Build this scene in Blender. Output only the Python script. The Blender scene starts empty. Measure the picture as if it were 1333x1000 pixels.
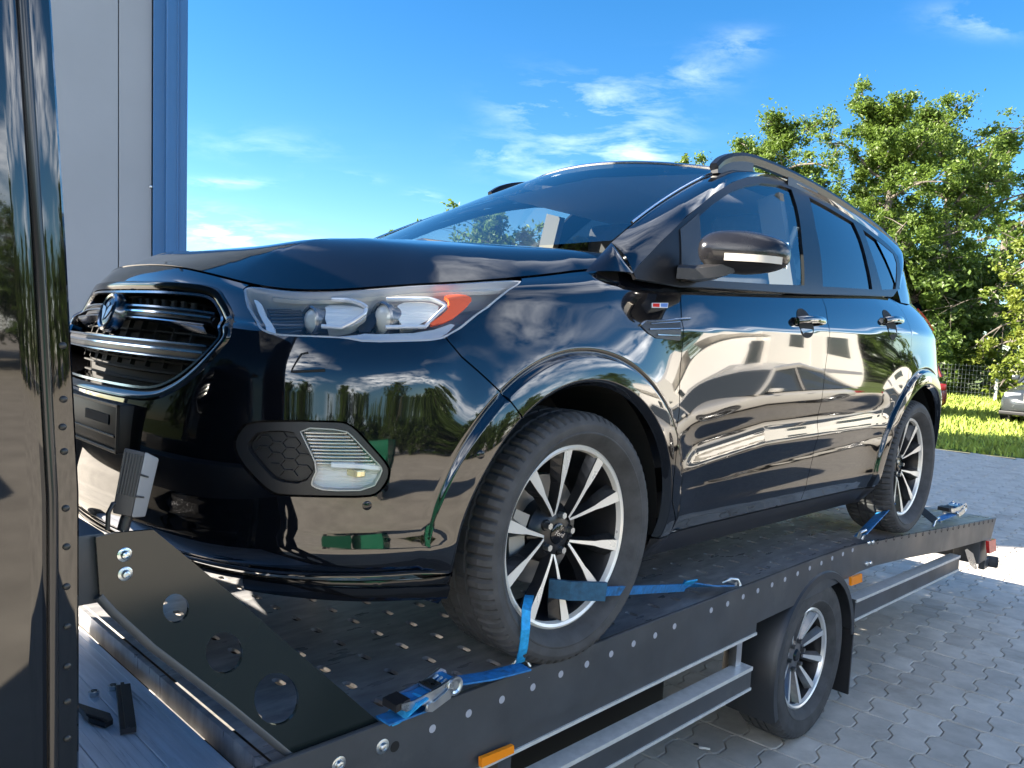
import bpy, bmesh, math, random
import numpy as np
from mathutils import Vector, Matrix
from mathutils.bvhtree import BVHTree
from mathutils.geometry import delaunay_2d_cdt

R = math.radians
rng = np.random.default_rng(7)
random.seed(7)
sc = bpy.context.scene
col = sc.collection

# ------------------------------------------------------------------ camera
F_PX, PITCH, ROLL = 1027.684, -0.0545843, -0.0609188
YAW = 0.7955606
EYE = 1.6487                        # eye above the paving
T0 = np.array([-0.43784, 2.74760, -0.873668])   # vehicle origin seen from the eye
CX, CY = 666.5, 500.0

def ray_world(px, py):
    X = (px - CX) / F_PX; Z = -(py - CY) / F_PX
    c, s = math.cos(ROLL), math.sin(ROLL)
    X, Z = X * c + Z * s, -X * s + Z * c
    c, s = math.cos(PITCH), math.sin(PITCH)
    return np.array([X, c - Z * s, s + Z * c])

cam_d = bpy.data.cameras.new('camera')
cam = bpy.data.objects.new('camera', cam_d)
col.objects.link(cam)
cam_d.sensor_width = 36.0
cam_d.lens = F_PX / 1333.0 * 36.0
cam_d.clip_start = 0.05
cam_d.clip_end = 3000
fw = ray_world(CX, CY)
rt = ray_world(CX + F_PX, CY) - fw
up = ray_world(CX, CY - F_PX) - fw
m = Matrix(((rt[0], up[0], -fw[0], 0), (rt[1], up[1], -fw[1], 0), (rt[2], up[2], -fw[2], EYE), (0, 0, 0, 1)))
cam.matrix_world = m
sc.camera = cam

# ------------------------------------------------------------------ sky, sun, exposure
SUN_EL, SUN_AZ = R(27), R(-92)      # azimuth measured from +Y (view) towards +X
world = bpy.data.worlds.new('World'); sc.world = world; world.use_nodes = True
wn, wl = world.node_tree.nodes, world.node_tree.links
wn.clear()
wo = wn.new('ShaderNodeOutputWorld'); bg = wn.new('ShaderNodeBackground')
sky = wn.new('ShaderNodeTexSky'); sky.sky_type = 'NISHITA'; sky.sun_disc = False
sky.sun_elevation = SUN_EL; sky.sun_rotation = SUN_AZ
sky.air_density = 1.0; sky.dust_density = 0.2; sky.ozone_density = 3.0; sky.altitude = 600
# wispy clouds: noise on the view direction projected on a flat cloud layer
tc = wn.new('ShaderNodeTexCoord')
sep = wn.new('ShaderNodeSeparateXYZ'); wl.new(tc.outputs['Generated'], sep.inputs[0])
def wmath(op, a, b=None, clamp=False):
    n = wn.new('ShaderNodeMath'); n.operation = op; n.use_clamp = clamp
    for i, v in enumerate((a, b)):
        if v is None: continue
        if isinstance(v, (int, float)): n.inputs[i].default_value = v
        else: wl.new(v, n.inputs[i])
    return n.outputs[0]
zc = wmath('ADD', wmath('MAXIMUM', sep.outputs['Z'], 0.0), 0.16)
px_ = wmath('DIVIDE', sep.outputs['X'], zc); py_ = wmath('DIVIDE', sep.outputs['Y'], zc)
cmb = wn.new('ShaderNodeCombineXYZ'); wl.new(px_, cmb.inputs[0]); wl.new(py_, cmb.inputs[1])
n1 = wn.new('ShaderNodeTexNoise'); n1.inputs['Scale'].default_value = 0.62; n1.inputs['Detail'].default_value = 2.0
n2 = wn.new('ShaderNodeTexNoise'); n2.inputs['Scale'].default_value = 5.2; n2.inputs['Detail'].default_value = 9.0
n2.inputs['Roughness'].default_value = 0.62; n2.inputs['Distortion'].default_value = 0.3
mp1 = wn.new('ShaderNodeMapping'); mp1.inputs['Location'].default_value = (3.15, 1.35, 0)
wl.new(cmb.outputs[0], mp1.inputs[0]); wl.new(mp1.outputs[0], n1.inputs['Vector'])
mp2 = wn.new('ShaderNodeMapping'); mp2.inputs['Scale'].default_value = (0.7, 1.0, 1); mp2.inputs['Rotation'].default_value = (0, 0, R(25))
wl.new(cmb.outputs[0], mp2.inputs[0]); wl.new(mp2.outputs[0], n2.inputs['Vector'])
big = wn.new('ShaderNodeMapRange'); big.inputs['From Min'].default_value = 0.49; big.inputs['From Max'].default_value = 0.68
wl.new(n1.outputs['Fac'], big.inputs['Value'])
fine = wn.new('ShaderNodeMapRange'); fine.inputs['From Min'].default_value = 0.36; fine.inputs['From Max'].default_value = 0.66
wl.new(n2.outputs['Fac'], fine.inputs['Value'])
cl = wmath('MULTIPLY', wmath('MULTIPLY', big.outputs[0], fine.outputs[0]), 1.25, True)
# a few definite wisps, each a soft patch round one direction of the sky
def patch(pxl, pyl, wx, wy, amp, prev, tilt=0.0):
    d = ray_world(pxl, pyl); d = d / np.linalg.norm(d)
    zz = max(d[2], 0) + 0.16
    u0, v0 = d[0] / zz, d[1] / zz
    du = wmath('SUBTRACT', px_, float(u0)); dv = wmath('SUBTRACT', py_, float(v0))
    ca, sa = math.cos(tilt), math.sin(tilt)
    a = wmath('ADD', wmath('MULTIPLY', du, ca), wmath('MULTIPLY', dv, sa))
    b = wmath('ADD', wmath('MULTIPLY', du, -sa), wmath('MULTIPLY', dv, ca))
    a = wmath('DIVIDE', a, wx); b = wmath('DIVIDE', b, wy)
    r2 = wmath('ADD', wmath('MULTIPLY', a, a), wmath('MULTIPLY', b, b))
    g = wmath('MULTIPLY', wmath('POWER', 2.718, wmath('MULTIPLY', r2, -1.0)), amp)
    return g if prev is None else wmath('ADD', prev, g)
g = None
for a in ((790, 132, 0.17, 0.13, 1.1), (905, 95, 0.09, 0.08, .9), (960, 60, 0.06, 0.06, .9), (1290, 25, 0.10, 0.05, 1.2), (760, 214, 0.22, 0.30, 1.2), (840, 205, 0.1, 0.2, 1.1),
          (290, 238, 0.16, 0.05, 1.1), (450, 232, 0.10, 0.05, 1.0), (555, 255, .06, .06, .8), (640, 200, .08, .1, .7), (275, 304, .16, .35, 1.2), (345, 311, .2, .3, .9), (340, 190, .22, .12, .4), (700, 140, .10, .12, .8)):
    g = patch(*a, g)
fine2 = wn.new('ShaderNodeMapRange'); fine2.inputs['From Min'].default_value = 0.45; fine2.inputs['From Max'].default_value = 0.86
wl.new(n2.outputs['Fac'], fine2.inputs['Value'])
cl2 = wmath('MULTIPLY', fine2.outputs[0], wmath('MINIMUM', wmath('MULTIPLY', g, .15), 1.0), True)
# out of view: clouds mirrored in the bumper, extra cover added to whiten the shade
vis = wmath('MAXIMUM', cl2, wmath('MULTIPLY', cl, wmath('SUBTRACT', 1.0, wmath('MULTIPLY', wmath('GREATER_THAN', sep.outputs['Y'], 0.55), 1.0))))
mixc = wn.new('ShaderNodeMixRGB'); wl.new(vis, mixc.inputs[0]); 
hsv = wn.new('ShaderNodeHueSaturation'); hsv.inputs['Saturation'].default_value = 1.32; hsv.inputs['Value'].default_value = 0.195
wl.new(sky.outputs[0], hsv.inputs['Color'])
wl.new(hsv.outputs[0], mixc.inputs[1]); mixc.inputs[2].default_value = (6.2, 6.2, 6.2, 1)  # cloud white raised well above the sky as fill for the shade
wl.new(mixc.outputs[0], bg.inputs['Color']); bg.inputs['Strength'].default_value = 0.115
wl.new(bg.outputs[0], wo.inputs['Surface'])

sun_d = bpy.data.lights.new('sun', 'SUN'); sun_d.energy = 2.6; sun_d.angle = R(0.53); sun_d.color = (1.0, 0.90, 0.76)
sun = bpy.data.objects.new('sun', sun_d); col.objects.link(sun)
sdir = Vector((math.sin(SUN_AZ) * math.cos(SUN_EL), math.cos(SUN_AZ) * math.cos(SUN_EL), math.sin(SUN_EL)))
sun.rotation_euler = sdir.to_track_quat('Z', 'Y').to_euler()
sun.location = sdir * 60
vs = sc.view_settings
vs.view_transform = 'Standard'; vs.look = 'None'; vs.exposure = 3.65; vs.gamma = 1.0; vs.use_curve_mapping = False
sc.cycles.max_bounces = 10; sc.cycles.transparent_max_bounces = 16
sc.cycles.sample_clamp_indirect = 6.0
sc.cycles.caustics_reflective = False; sc.cycles.caustics_refractive = False

# ------------------------------------------------------------------ vehicle frame
# vehicle coordinates: x rearwards from the front axle, y towards the photographer's side, z up from the tyre contact
LOC = Vector((T0[0], T0[1], T0[2] + EYE))
CARM = Matrix.Translation(LOC) @ Matrix.Rotation(YAW, 4, 'Z')
_c, _s = math.cos(YAW), math.sin(YAW)
def cam_ray(px, py):
    """pixel -> ray in vehicle coordinates (x rear, y near side, z up)"""
    d = ray_world(px, py); o = -T0
    f = lambda w: np.array([w[0] * _c + w[1] * _s, w[0] * _s - w[1] * _c, w[2]])
    return f(o), f(d)
def at(px, py, axis, val):
    o, d = cam_ray(px, py)
    return o + d * ((val - o[axis]) / d[axis])
def to_world(p):
    x, y, z = p
    return Vector((LOC.x + x * _c + y * _s, LOC.y + x * _s - y * _c, LOC.z + z))
def w2c(w):
    x, y = w[0] - LOC.x, w[1] - LOC.y
    return np.array([x * _c + y * _s, x * _s - y * _c, w[2] - LOC.z])
def to_px(p):
    q = np.array(to_world(p)) - np.array([0, 0, EYE]); d = q @ fw / (fw @ fw)
    return CX + F_PX * (q @ rt) / (rt @ rt) / d, CY - F_PX * (q @ up) / (up @ up) / d
def crop(x0, y0, s):
    return lambda *pts: [(x0 + a / s, y0 + b / s) for a, b in pts]

# ------------------------------------------------------------------ materials
MATS = {}
def mat(name, color=(.5, .5, .5), rough=.5, metal=0.0, **kw):
    if name in MATS: return MATS[name]
    m = bpy.data.materials.new(name); m.use_nodes = True
    nt = m.node_tree; b = nt.nodes['Principled BSDF']
    b.inputs['Base Color'].default_value = (*color, 1); b.inputs['Roughness'].default_value = rough; b.inputs['Metallic'].default_value = metal
    for k, v in kw.items():
        if k in ('var', 'bump', 'scale', 'rvar', 'spots', 'coords', 'stretch', 'dirt'): continue
        b.inputs[k].default_value = v
    L = nt.links
    if any(k in kw for k in ('var', 'bump', 'rvar', 'dirt')):
        t = nt.nodes.new('ShaderNodeTexCoord'); mp = nt.nodes.new('ShaderNodeMapping')
        L.new(t.outputs['Object'] if kw.get('coords') != 'world' else nt.nodes.new('ShaderNodeNewGeometry').outputs['Position'], mp.inputs[0])
        if 'stretch' in kw: mp.inputs['Scale'].default_value = kw['stretch']
        n = nt.nodes.new('ShaderNodeTexNoise'); n.inputs['Scale'].default_value = kw.get('scale', 8); n.inputs['Detail'].default_value = 7; n.inputs['Roughness'].default_value = .6
        L.new(mp.outputs[0], n.inputs['Vector'])
        if 'var' in kw:
            v = kw['var']
            mr = nt.nodes.new('ShaderNodeMapRange'); mr.inputs['From Min'].default_value = .3; mr.inputs['From Max'].default_value = .7
            mr.inputs['To Min'].default_value = 1 - v; mr.inputs['To Max'].default_value = 1 + v
            L.new(n.outputs['Fac'], mr.inputs['Value'])
            mx = nt.nodes.new('ShaderNodeMixRGB'); mx.blend_type = 'MULTIPLY'; mx.inputs[0].default_value = 1; mx.inputs[1].default_value = (*color, 1)
            L.new(mr.outputs[0], mx.inputs[2]); L.new(mx.outputs[0], b.inputs['Base Color'])
        if 'dirt' in kw:                     # (colour, low, high): patches of another colour
            dc, lo, hi = kw['dirt']
            n3 = nt.nodes.new('ShaderNodeTexNoise'); n3.inputs['Scale'].default_value = kw.get('scale', 8) * .35; n3.inputs['Detail'].default_value = 9; n3.inputs['Roughness'].default_value = .68
            L.new(mp.outputs[0], n3.inputs['Vector'])
            m3 = nt.nodes.new('ShaderNodeMapRange'); m3.inputs['From Min'].default_value = lo; m3.inputs['From Max'].default_value = hi
            L.new(n3.outputs['Fac'], m3.inputs['Value'])
            mx3 = nt.nodes.new('ShaderNodeMixRGB'); L.new(m3.outputs[0], mx3.inputs[0]); mx3.inputs[2].default_value = (*dc, 1)
            src = b.inputs['Base Color'].links[0].from_socket if b.inputs['Base Color'].is_linked else None
            if src: L.new(src, mx3.inputs[1])
            else: mx3.inputs[1].default_value = (*color, 1)
            L.new(mx3.outputs[0], b.inputs['Base Color'])
        if 'rvar' in kw:
            lo, hi = kw['rvar']
            n4 = nt.nodes.new('ShaderNodeTexNoise'); n4.inputs['Scale'].default_value = kw.get('scale', 8) * .6; n4.inputs['Detail'].default_value = 6
            L.new(mp.outputs[0], n4.inputs['Vector'])
            mr2 = nt.nodes.new('ShaderNodeMapRange'); mr2.inputs['From Min'].default_value = .3; mr2.inputs['From Max'].default_value = .7
            mr2.inputs['To Min'].default_value = lo; mr2.inputs['To Max'].default_value = hi
            L.new(n4.outputs['Fac'], mr2.inputs['Value']); L.new(mr2.outputs[0], b.inputs['Roughness'])
        if 'bump' in kw:
            bp = nt.nodes.new('ShaderNodeBump'); bp.inputs['Strength'].default_value = kw['bump']; bp.inputs['Distance'].default_value = .01
            L.new(n.outputs['Fac'], bp.inputs['Height']); L.new(bp.outputs[0], b.inputs['Normal'])
    MATS[name] = m
    return m

def glass(name, tint, f0=.06, rough=0.0):
    """thin pane: clear (tinted) with a mirror coat that strengthens at grazing angles, the same from both sides"""
    m = bpy.data.materials.new(name); m.use_nodes = True; nt = m.node_tree; nt.nodes.clear()
    o = nt.nodes.new('ShaderNodeOutputMaterial'); mx = nt.nodes.new('ShaderNodeMixShader')
    tr = nt.nodes.new('ShaderNodeBsdfTransparent'); tr.inputs[0].default_value = (*tint, 1)
    gl = nt.nodes.new('ShaderNodeBsdfGlossy'); gl.inputs['Roughness'].default_value = rough
    lw = nt.nodes.new('ShaderNodeLayerWeight'); lw.inputs['Blend'].default_value = .5
    pw = nt.nodes.new('ShaderNodeMath'); pw.operation = 'POWER'; pw.inputs[1].default_value = 4.0
    ma = nt.nodes.new('ShaderNodeMath'); ma.operation = 'MULTIPLY_ADD'; ma.inputs[1].default_value = 1 - f0; ma.inputs[2].default_value = f0
    L = nt.links
    L.new(lw.outputs['Facing'], pw.inputs[0]); L.new(pw.outputs[0], ma.inputs[0])
    L.new(ma.outputs[0], mx.inputs[0]); L.new(tr.outputs[0], mx.inputs[1]); L.new(gl.outputs[0], mx.inputs[2]); L.new(mx.outputs[0], o.inputs[0])
    MATS[name] = m
    return m

PAINT = mat('car_paint', (.0035, .0038, .0055), .03, 0, rvar=(.02, .05), scale=3, dirt=((.020, .020, .020), .60, .80), **{'IOR': 1.60, 'Coat Weight': .6, 'Coat Roughness': .01, 'Coat IOR': 1.6})
PBLACK = mat('gloss_black', (.006, .006, .007), .08, 0)
PLASTIC = mat('black_plastic', (.016, .016, .018), .42, 0, bump=.05, scale=120)
INNER = mat('inner_dark', (.006, .006, .006), .8)
CHROME = mat('chrome', (.78, .79, .80), .10, 1.0)
DCHROME = mat('dark_chrome', (.34, .35, .37), .16, 1.0)
ALU = mat('aluminium', (.66, .67, .68), .30, 1.0, rvar=(.22, .42), scale=14)
BEAD = mat('silver_bead', (.60, .60, .58), .38, .15, var=.12, scale=30)
ZINC = mat('zinc_steel', (.60, .64, .66), .28, 1.0, rvar=(.18, .45), scale=40)
RUBBER = mat('tyre_rubber', (.050, .050, .052), .75, 0, var=.35, scale=18, bump=.03)
MACH = mat('machined_rim', (.84, .80, .73), .32, .35, rvar=(.26, .40), scale=20)
RIMD = mat('rim_dark', (.020, .020, .022), .28, .2)
GLASS = glass('windscreen_glass', (.84, .88, .88), .13)
GLASS_S = glass('door_glass', (.74, .80, .80), .12)
GLASS_D = glass('privacy_glass', (.05, .055, .06), .11)
LENS = glass('lamp_lens', (.95, .96, .97), .045)
AMBER = mat('amber_reflector', (.85, .13, .035), .25)
ORANGE = mat('orange_lens', (.95, .28, .01), .2)
RED = mat('red_lens', (.62, .03, .025), .2)
BLUE = mat('blue_webbing', (.012, .16, .42), .62, 0, var=.35, scale=60, bump=.25, dirt=((.02, .05, .09), .52, .72))
BLUEL = mat('light_blue_webbing', (.02, .33, .68), .6, 0, var=.25, scale=70, bump=.2)
STRAPD = mat('dark_webbing', (.012, .03, .055), .7, 0, var=.3, scale=50)
TPAINT = mat('truck_frame_paint', (.054, .058, .064), .36, 0, rvar=(.28, .48), scale=6, var=.2, dirt=((.12, .12, .118), .56, .78))
DECK = mat('deck_steel', (.29, .292, .305), .36, .30, rvar=(.24, .46), scale=9, var=.3, dirt=((.46, .46, .46), .50, .66), stretch=(1, 3.2, 1), bump=.05)
WHITEP = mat('white_plastic', (.8, .8, .8), .4)

# ------------------------------------------------------------------ mesh helpers (vehicle coordinates unless world=True)
class MB:
    def __init__(s): s.v = []; s.f = []
    def add(s, vs, fs):
        o = len(s.v); s.v += [tuple(map(float, p)) for p in vs]; s.f += [tuple(o + i for i in f) for f in fs]; return s
    def box(s, a, b, bev=0.0):
        x0, y0, z0 = [min(p, q) for p, q in zip(a, b)]; x1, y1, z1 = [max(p, q) for p, q in zip(a, b)]
        if bev <= 0:
            vs = [(x, y, z) for z in (z0, z1) for y in (y0, y1) for x in (x0, x1)]
            return s.add(vs, [(0, 2, 3, 1), (4, 5, 7, 6), (0, 1, 5, 4), (2, 6, 7, 3), (0, 4, 6, 2), (1, 3, 7, 5)])
        bm = bmesh.new(); bmesh.ops.create_cube(bm, size=1)
        for v in bm.verts: v.co = Vector(((x0 + x1) / 2 + v.co.x * (x1 - x0), (y0 + y1) / 2 + v.co.y * (y1 - y0), (z0 + z1) / 2 + v.co.z * (z1 - z0)))
        bmesh.ops.bevel(bm, geom=bm.edges[:], offset=bev, segments=2, profile=.5, affect='EDGES')
        s.bm(bm); return s
    def bm(s, bm):
        bm.verts.index_update(); s.add([v.co[:] for v in bm.verts], [[v.index for v in f.verts] for f in bm.faces]); bm.free(); return s
    def prism(s, poly, d):
        """planar polygon (3D points) extruded by the vector d"""
        n = len(poly); poly = [np.array(p, float) for p in poly]; d = np.array(d, float)
        s.add(list(poly) + [p + d for p in poly], [tuple(range(n))[::-1], tuple(range(n, 2 * n))] + [(i, (i + 1) % n, n + (i + 1) % n, n + i) for i in range(n)]); return s
    def tube(s, pts, r, n=10, caps=True, closed=False):
        pts = [np.array(p, float) for p in pts]; k = len(pts); rr = r if hasattr(r, '__len__') else [r] * k
        rings = []; prev = None
        for i, p in enumerate(pts):
            a = pts[(i - 1) % k] if (closed or i > 0) else p; b = pts[(i + 1) % k] if (closed or i < k - 1) else p
            t = b - a; t = t / (np.linalg.norm(t) + 1e-12)
            if prev is None:
                h = np.array([0, 0, 1.0]) if abs(t[2]) < .9 else np.array([1.0, 0, 0])
            else: h = prev
            u = h - t * (h @ t); u /= np.linalg.norm(u) + 1e-12; prev = u; w = np.cross(t, u)
            rings.append([p + rr[i] * (math.cos(2 * math.pi * j / n) * u + math.sin(2 * math.pi * j / n) * w) for j in range(n)])
        vs = [q for r_ in rings for q in r_]; fs = []
        for i in range(k if closed else k - 1):
            i2 = (i + 1) % k
            for j in range(n): fs.append((i * n + j, i * n + (j + 1) % n, i2 * n + (j + 1) % n, i2 * n + j))
        if caps and not closed: fs += [tuple(range(n))[::-1], tuple(range((k - 1) * n, k * n))]
        return s.add(vs, fs)
    def sweep(s, pts, prof, upv, closed=False, caps=True):
        """profile [(side, up)] swept along pts; upv: one vector or one per point (the 'up' direction)"""
        pts = [np.array(p, float) for p in pts]; k = len(pts); n = len(prof)
        ups = upv if isinstance(upv, list) else [np.array(upv, float)] * k
        vs = []
        for i, p in enumerate(pts):
            a = pts[(i - 1) % k] if (closed or i > 0) else p; b = pts[(i + 1) % k] if (closed or i < k - 1) else p
            t = b - a; t = t / (np.linalg.norm(t) + 1e-12)
            u = np.array(ups[i], float); u = u - t * (u @ t); u /= np.linalg.norm(u) + 1e-12; w = np.cross(t, u)
            vs += [p + w * a_ + u * b_ for a_, b_ in prof]
        fs = []
        for i in range(k if closed else k - 1):
            i2 = (i + 1) % k
            for j in range(n): fs.append((i * n + j, i * n + (j + 1) % n, i2 * n + (j + 1) % n, i2 * n + j))
        if caps and not closed: fs += [tuple(range(n))[::-1], tuple(range((k - 1) * n, k * n))]
        return s.add(vs, fs)
    def lathe(s, prof, c, axis, n=48, a0=0, a1=2 * math.pi, closedprof=False):
        """profile [(r, h)] turned about axis through c"""
        c = np.array(c, float); ax = np.array(axis, float); ax /= np.linalg.norm(ax)
        h = np.array([0, 0, 1.0]) if abs(ax[2]) < .9 else np.array([1.0, 0, 0])
        u = np.cross(ax, h); u /= np.linalg.norm(u); w = np.cross(ax, u)
        full = abs(a1 - a0 - 2 * math.pi) < 1e-6; k = n if full else n + 1; m = len(prof); vs = []
        for i in range(k):
            a = a0 + (a1 - a0) * i / n
            e = math.cos(a) * u + math.sin(a) * w
            vs += [c + e * r + ax * hh for r, hh in prof]
        fs = []
        for i in range(n):
            i2 = (i + 1) % k
            for j in range(m if closedprof else m - 1):
                j2 = (j + 1) % m
                fs.append((i * m + j, i2 * m + j, i2 * m + j2, i * m + j2))
        return s.add(vs, fs)
    def cyl(s, a, b, r, n=16, r2=None):
        return s.tube([a, b], [r, r if r2 is None else r2], n)
    def build(s, name, mt, parent=None, smooth=None, mirror=False, world=False, fix=True):
        me = bpy.data.meshes.new(name)
        v = np.array(s.v, float).reshape(-1, 3)
        if not world:
            v = v * np.array([1, 1 if mirror else -1, 1])       # object space: y away from the photographer
        f = s.f
        me.from_pydata([tuple(p) for p in v], [], f); me.validate()
        if fix:
            b = bmesh.new(); b.from_mesh(me); bmesh.ops.recalc_face_normals(b, faces=b.faces); b.to_mesh(me); b.free()
        if mt is not None: me.materials.append(mt)
        if smooth is not None:
            me.polygons.foreach_set('use_smooth', [True] * len(me.polygons))
            try: me.set_sharp_from_angle(angle=R(smooth))
            except Exception: pass
        o = bpy.data.objects.new(name, me); col.objects.link(o)
        if parent is not None: o.parent = parent
        return o

def tag(o, label=None, cat=None, group=None, kind=None):
    if label: o['label'] = label
    if cat: o['category'] = cat
    if group: o['group'] = group
    if kind: o['kind'] = kind
    return o
def empty(name, loc=(0, 0, 0), rz=0.0, parent=None):
    e = bpy.data.objects.new(name, None); col.objects.link(e)
    e.location = loc; e.rotation_euler = (0, 0, rz); e.empty_display_size = .2
    if parent: e.parent = parent
    return e
def copy_tree(o, parent=None):
    c = o.copy(); col.objects.link(c); c.parent = parent
    for ch in list(o.children): copy_tree(ch, c)
    return c
# ------------------------------------------------------------------ smooth body surfaces
def bspl(t, n):
    """uniform cubic B-spline weights for n control points (ends extrapolated); t in [0, n-1] -> (len, n)"""
    t = np.clip(np.asarray(t, float), 0, n - 1 - 1e-9); i = np.floor(t).astype(int); f = t - i
    w = np.stack([(1 - f) ** 3 / 6, (3 * f ** 3 - 6 * f ** 2 + 4) / 6, (-3 * f ** 3 + 3 * f ** 2 + 3 * f + 1) / 6, f ** 3 / 6], 1)
    M = np.zeros((len(t), n + 2))
    r = np.arange(len(t))
    for k in range(4): M[r, i + k] += w[:, k]
    return M            # columns: ghost, 0..n-1, ghost

class Surf:
    def __init__(s, u0, u1, v0, v1, nu, nv):
        s.dom = (u0, u1, v0, v1); s.nu, s.nv = nu, nv; s.bvh = None
    def pos(s, uv): raise NotImplementedError
    def eval(s, uv, e=1.5e-3):
        uv = np.asarray(uv, float).reshape(-1, 2)
        p = s.pos(uv); a = s.pos(uv + [e, 0]) - s.pos(uv - [e, 0]); b = s.pos(uv + [0, e]) - s.pos(uv - [0, e])
        n = np.cross(a, b); n /= np.linalg.norm(n, axis=1, keepdims=True) + 1e-12
        return p, n * s.sgn
    def grid(s):
        u = np.linspace(s.dom[0], s.dom[1], s.nu); v = np.linspace(s.dom[2], s.dom[3], s.nv)
        U, V = np.meshgrid(u, v, indexing='ij'); uv = np.stack([U.ravel(), V.ravel()], 1)
        fs = []
        for i in range(s.nu - 1):
            for j in range(s.nv - 1):
                a = i * s.nv + j; fs.append((a, a + s.nv, a + s.nv + 1)); fs.append((a, a + s.nv + 1, a + 1))
        return uv, fs
    def prep(s):
        s.guv, s.gf = s.grid(); s.gp = s.pos(s.guv)
        s.bvh = BVHTree.FromPolygons([tuple(p) for p in s.gp], s.gf)
    def _uv(s, hit, idx):
        a, b, c = s.gf[idx]; A, B, Cc = s.gp[a], s.gp[b], s.gp[c]
        v0, v1, v2 = B - A, Cc - A, np.array(hit) - A
        d00, d01, d11, d20, d21 = v0 @ v0, v0 @ v1, v1 @ v1, v2 @ v0, v2 @ v1
        den = d00 * d11 - d01 * d01 + 1e-18
        w1 = (d11 * d20 - d01 * d21) / den; w2 = (d00 * d21 - d01 * d20) / den
        return s.guv[a] * (1 - w1 - w2) + s.guv[b] * w1 + s.guv[c] * w2
    def cast(s, o, d):
        if s.bvh is None: s.prep()
        d = np.array(d, float); d /= np.linalg.norm(d)
        h, n, i, _ = s.bvh.ray_cast(Vector(o), Vector(d))
        if h is not None: return s._uv(h, i)
        best = None
        for t in np.linspace(.8, 7.5, 500):
            q = np.array(o) + d * t
            h, n, i, dist = s.bvh.find_nearest(Vector(q))
            if best is None or dist < best[0]: best = (dist, h, i)
        return s._uv(best[1], best[2])
    def lift(s, pts):
        out = []
        for px, py in pts:
            o, d = cam_ray(px, py); out.append(s.cast(o, d))
        return np.array(out)
    def side(s, pts):
        """(x, z) seen square from the side -> uv"""
        return np.array([s.cast((x, 3.0, z), (0, -1, 0)) for x, z in pts])

def sstep(a, b, x):
    t = np.clip((x - a) / (b - a), 0, 1); return t * t * (3 - 2 * t)

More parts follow.
